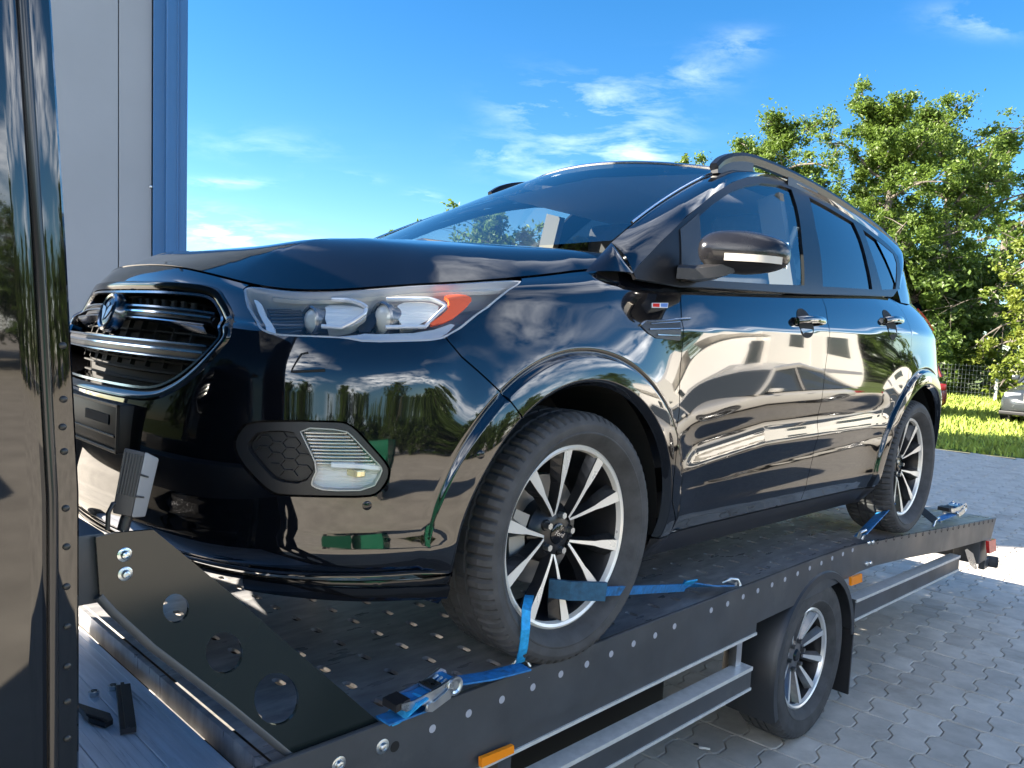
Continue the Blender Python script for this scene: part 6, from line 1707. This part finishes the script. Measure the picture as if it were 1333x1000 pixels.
# ------------------------------------------------------------------ parked vehicles
def lathe_wheel(m_, c, r, w): 
    pass
def simple_car(name, label, L, Hh, Wd, paint, loc, rz, wagon=False, group=None):
    e = empty(name, loc, rz); tag(e, label, 'car', group)
    # local frame: x forward from the tail, y left, z up
    st = np.linspace(0, 1, 25); hw = Wd / 2
    zb = np.interp(st, [0, .04, .12, .30, .62, .72, .90, .97, 1], [.62, .88, .95, .95, .93, .90, .80, .70, .55])      # belt / bonnet line
    zl = np.interp(st, [0, .03, .1, .9, .97, 1], [.42, .28, .20, .20, .24, .36])
    ww = hw * np.interp(st, [0, .03, .10, .25, .75, .92, .98, 1], [.72, .86, .96, 1, 1, .95, .82, .66])
    rows = []
    for s_, b_, l_, w_ in zip(st, zb, zl, ww):
        x = s_ * L
        rows.append([(x, y * w_, l_ + (b_ - l_) * t) for y, t in ((0, 0), (.80, 0), (.96, .10), (1.0, .38), (.985, .62), (.94, .85), (.80, .97), (.45, 1.0), (0, 1.012))])
    k = 9; V = []; Fc = []
    for r_ in rows: V += r_ + [(x, -y, z) for x, y, z in r_[-2:0:-1]]
    kk = 16
    for i in range(len(rows) - 1):
        for j in range(kk):
            # leave wheel openings
            a, b = i * kk + j, i * kk + (j + 1) % kk
            cxm = (V[a][0] + V[a + kk][0]) / 2; czm = (V[a][2] + V[b][2]) / 2
            Fc.append((a, a + kk, b + kk, b))
    Fc += [tuple(range(kk)), tuple(range((len(rows) - 1) * kk, len(rows) * kk))[::-1]]
    body = MB().add(V, Fc).build('body', paint, e, world=True, smooth=45)
    md = body.modifiers.new('round', 'SUBSURF'); md.levels = 1; md.render_levels = 1
    # cabin
    f0, f1, r0, r1 = (.70, .575, .06, .10) if wagon else (.70, .565, .10, .24)
    cab = [(f0, .90), (f1, Hh - .06), ((f1 + r1) / 2, Hh), (r1, Hh - .07), (r0, .94)]
    xs_ = [c[0] * L for c in cab]; zs_ = [c[1] for c in cab]; wy = [hw * .90, hw * .66, hw * .67, hw * .66, hw * .88]
    V = []
    for x, z, w_ in zip(xs_, zs_, wy): V += [(x, w_, z), (x, -w_, z)]
    gl = mat('parked_glass', (.05, .06, .07), .04)
    MB().add([V[0], V[1], V[3], V[2]], [(0, 1, 2, 3)]).build('windscreen', gl, e, world=True)
    MB().add([V[6], V[7], V[9], V[8]], [(0, 1, 2, 3)]).build('rear_screen', gl, e, world=True)
    rf = MB().add([V[2], V[3], V[5], V[4], V[6], V[7]], [(0, 1, 2, 3), (3, 2, 5, 4)])
    rf.build('roof', paint, e, world=True, smooth=60)
    for sg in (0, 1):
        sg_ = 1 if sg == 0 else -1
        poly = [V[sg], V[2 + sg], V[4 + sg], V[6 + sg], V[8 + sg]]
        so = MB().add([np.array(p) for p in poly], [(0, 1, 2, 3, 4)]).build('side_window', gl, e, world=True)
        for (a, b) in ((0, 2), (2, 4), (4, 6), (6, 8)):
            MB().tube([np.array(V[a + sg]) + [0, sg_ * .004, 0], np.array(V[b + sg]) + [0, sg_ * .004, 0]], .035, 6).build('pillar', paint, e, world=True, smooth=60)
        xm = (f1 + r1) / 2 * L + .15
        MB().tube([(xm, sg_ * hw * .91, .93), (xm - .02, sg_ * hw * .68, Hh - .03)], .030, 6).build('pillar', mat('trim_black', (.01, .01, .01), .4), e, world=True)
        # lamps, mirror, wheels, sill line, handles
        MB().box((L * .895, sg_ * hw * .46, .60), (L * .968, sg_ * hw * .80, .70), .025).build('headlamp', mat('clear_lamp', (.40, .42, .45), .12, .3), e, world=True, smooth=40)
        MB().box((L * .032, sg_ * hw * .60, .66), (L * .08, sg_ * hw * .885, .80), .02).build('tail_lamp', mat('dark_red_lamp', (.22, .015, .015), .2), e, world=True, smooth=40)
        MB().box((f0 * L - .28, sg_ * (hw * .96), .94), (f0 * L - .14, sg_ * (hw * 1.12), 1.05), .03).build('door_mirror', paint, e, world=True, smooth=40)
        for xq in (.40, .60): MB().box((L * xq - .07, sg_ * (hw * .985), .80), (L * xq + .07, sg_ * (hw * 1.012), .825), .008).build('door_handle', paint, e, world=True)
        for xq in (.185, .80):
            c = (L * xq, sg_ * (hw - .085), .315)
            MB().lathe([(0, .09), (.33, .088), (.36, .06), (.36, -.1)], (c[0], sg_ * (hw - .09), c[2]), (0, sg_, 0), 32).build('wheel_well', INNER, e, world=True)
            t = MB().lathe([(.20, .09), (.24, .10), (.29, .10), (.312, .08), (.315, 0), (.312, -.09), (.2, -.09)], (c[0], sg_ * (hw - .085), c[2]), (0, sg_, 0), 40).build('wheel', RUBBER, e, world=True, smooth=40)
            MB().lathe([(0, .085), (.05, .088), (.06, .075), (.17, .082), (.20, .098), (.205, .09)], (c[0], sg_ * (hw - .085), c[2]), (0, sg_, 0), 40).build('rim', mat('silver_rim', (.55, .56, .57), .3, .8), t, world=True, smooth=30)
            for q in range(7):
                a = q * 2 * math.pi / 7; pa = lambda r_, da: (c[0] + r_ * math.cos(a + da), sg_ * (hw + .014), c[2] + r_ * math.sin(a + da))
                MB().prism([pa(.07, -.18), pa(.18, -.13), pa(.18, .13), pa(.07, .18)], (0, -sg_ * .004, 0)).build('rim_slot', RIMD, t, world=True)
    MB().box((L * .975, -hw * .36, .56), (L * .993, hw * .36, .70), .02).build('grille', mat('trim_black', (.01, .01, .01), .4), e, world=True)
    MB().sweep([(L * .996, -hw * .36, .70), (L * .996, hw * .36, .70), (L * .996, hw * .36, .57), (L * .996, -hw * .36, .57)], [(-.012, -.008), (-.012, .008), (.012, .008), (.012, -.008)], (1, 0, 0), closed=True).build('grille_frame', CHROME, e, world=True)
    MB().box((L * .985, -.26, .38), (L * 1.003, .26, .49), .004).build('number_plate', mat('plate_white', (.6, .6, .6), .5), e, world=True)
    MB().box((L * .94, -hw * .85, .25), (L * .992, hw * .85, .33), .02).build('bumper_intake', MATS['trim_black'], e, world=True)
    return e
GREYP = mat('grey_green_paint', (.045, .052, .055), .22, .4, **{'Coat Weight': .5})
MAROON = mat('maroon_paint', (.12, .012, .014), .25, .2, **{'Coat Weight': .5})
SILVER = mat('silver_paint', (.62, .60, .56), .30, .30, **{'Coat Weight': .5})
g = gpt(1293, 556)
# grey saloon: near front corner at the ground point, nose towards the camera
hd = R(-138); L_ = 4.5                                       # heading of the nose
fwd_ = np.array([math.cos(hd), math.sin(hd)]); lft = np.array([-fwd_[1], fwd_[0]])
cpt = g[:2] + lft * .80 - fwd_ * L_
simple_car('parked_car', 'grey saloon parked nose first on the grass', L_, 1.42, 1.76, GREYP, (cpt[0], cpt[1], float(gh(*(g[:2]))) + .02), hd)
g = gpt(1232, 552)
hd = R(168); fwd_ = np.array([math.cos(hd), math.sin(hd)])
# tail at the visible end, nose hidden behind the SUV
simple_car('parked_car', 'maroon estate car half hidden behind the SUV tail', 4.2, 1.5, 1.72, MAROON, (g[0] + .36, g[1] + .95, float(gh(*(g[:2]))) + .0), hd, wagon=True)
# vehicles beside the photographer, mirrored in the doors
p = to_world((10.6, 5.0, 0)); hd = R(-134.4)
simple_car('parked_car', 'silver saloon mirrored in the SUV doors', 4.7, 1.42, 1.82, SILVER, (p.x, p.y, 0), hd)
mh = empty('motorhome', (0, 0, 0)); p = to_world((15.6, 8.6, 0)); mh.location = (p.x, p.y, 0); mh.rotation_euler = (0, 0, R(-134.4))
tag(mh, 'white motorhome mirrored in the SUV doors', 'motorhome')
WH = mat('motorhome_white', (.78, .76, .72), .35)
MB().add([(-3, -1.1, .45), (2.0, -1.1, .45), (2.0, -1.1, 2.0), (2.6, -1.1, 2.3), (2.5, -1.1, 2.75), (1.9, -1.1, 2.95), (-3, -1.1, 2.85)] + [(-3, 1.1, .45), (2.0, 1.1, .45), (2.0, 1.1, 2.0), (2.6, 1.1, 2.3), (2.5, 1.1, 2.75), (1.9, 1.1, 2.95), (-3, 1.1, 2.85)],
         [(0, 1, 2, 3, 4, 5, 6), (13, 12, 11, 10, 9, 8, 7)] + [(i, (i + 1) % 7, 7 + (i + 1) % 7, 7 + i) for i in range(7)]).build('living_body', WH, mh, world=True)
MB().add([(2.0, -.95, .35), (3.4, -.95, .35), (3.4, -.95, .95), (3.1, -.95, 1.15), (2.4, -.9, 1.95), (2.0, -.9, 1.98)] + [(2.0, .95, .35), (3.4, .95, .35), (3.4, .95, .95), (3.1, .95, 1.15), (2.4, .9, 1.95), (2.0, .9, 1.98)], [(0, 1, 2, 3, 4, 5), (11, 10, 9, 8, 7, 6)] + [(i, (i + 1) % 6, 6 + (i + 1) % 6, 6 + i) for i in range(6)]).build('cab', WH, mh, world=True)
for sg in (-1, 1):
    for (a, b, c_, d_) in ((-2.4, -1.2, 1.6, 2.2), (.1, .9, 1.65, 2.2), (2.05, 2.75, 1.25, 1.8)):
        MB().box((a, sg * (1.1 if a < 2 else .93), c_), (b, sg * (1.115 if a < 2 else .965), d_), .01).build('window', MATS['parked_glass'], mh, world=True)
    MB().box((-.95, sg * 1.1, .55), (-.3, sg * 1.112, 2.3), .01).build('door', mat('door_white', (.7, .69, .66), .4), mh, world=True)
    MB().box((-2.9, sg * 1.1, 1.1), (1.9, sg * 1.108, 1.22)).build('stripe', mat('stripe_grey', (.25, .25, .28), .4), mh, world=True)
    for xq in (-1.9, 2.55):
        MB().lathe([(0, .1), (.2, .1), (.31, .08), (.33, -.1)], (xq, sg * .92, .33), (0, sg, 0), 28).build('wheel', RUBBER, mh, world=True, smooth=40)
# green bins behind the photographer, mirrored in the bumper
GRN = mat('bin_green', (.012, .16, .085), .35)
for k, (x, y) in enumerate(((-4.2, 5.9), (-2.5, 6.6))):
    p = to_world((x, y, 0)); b = empty('waste_bin', (p.x, p.y, 0), R(20 + 30 * k))
    b.scale = (1.3, 1.3, 1.3); tag(b, 'green wheeled waste bin mirrored in the bumper', 'bin', 'green bins mirrored in the bumper')
    MB().add([(-.6, -.45, .2), (.6, -.45, .2), (.6, .45, .2), (-.6, .45, .2), (-.7, -.55, 1.15), (.7, -.55, 1.15), (.7, .55, 1.15), (-.7, .55, 1.15)], [(0, 1, 2, 3), (4, 7, 6, 5), (0, 4, 5, 1), (1, 5, 6, 2), (2, 6, 7, 3), (3, 7, 4, 0)]).build('bin_body', GRN, b, world=True)
    MB().lathe([(.58, -.72), (.58, .72)], (0, 0, 1.12), (1, 0, 0), 24, 0, math.pi).build('lid', GRN, b, world=True)
    for sx in (-.5, .5):
        for sy in (-.38, .38): MB().cyl((sx, sy - .03, .1), (sx, sy + .03, .1), .1, 16).build('castor', RUBBER, b, world=True)
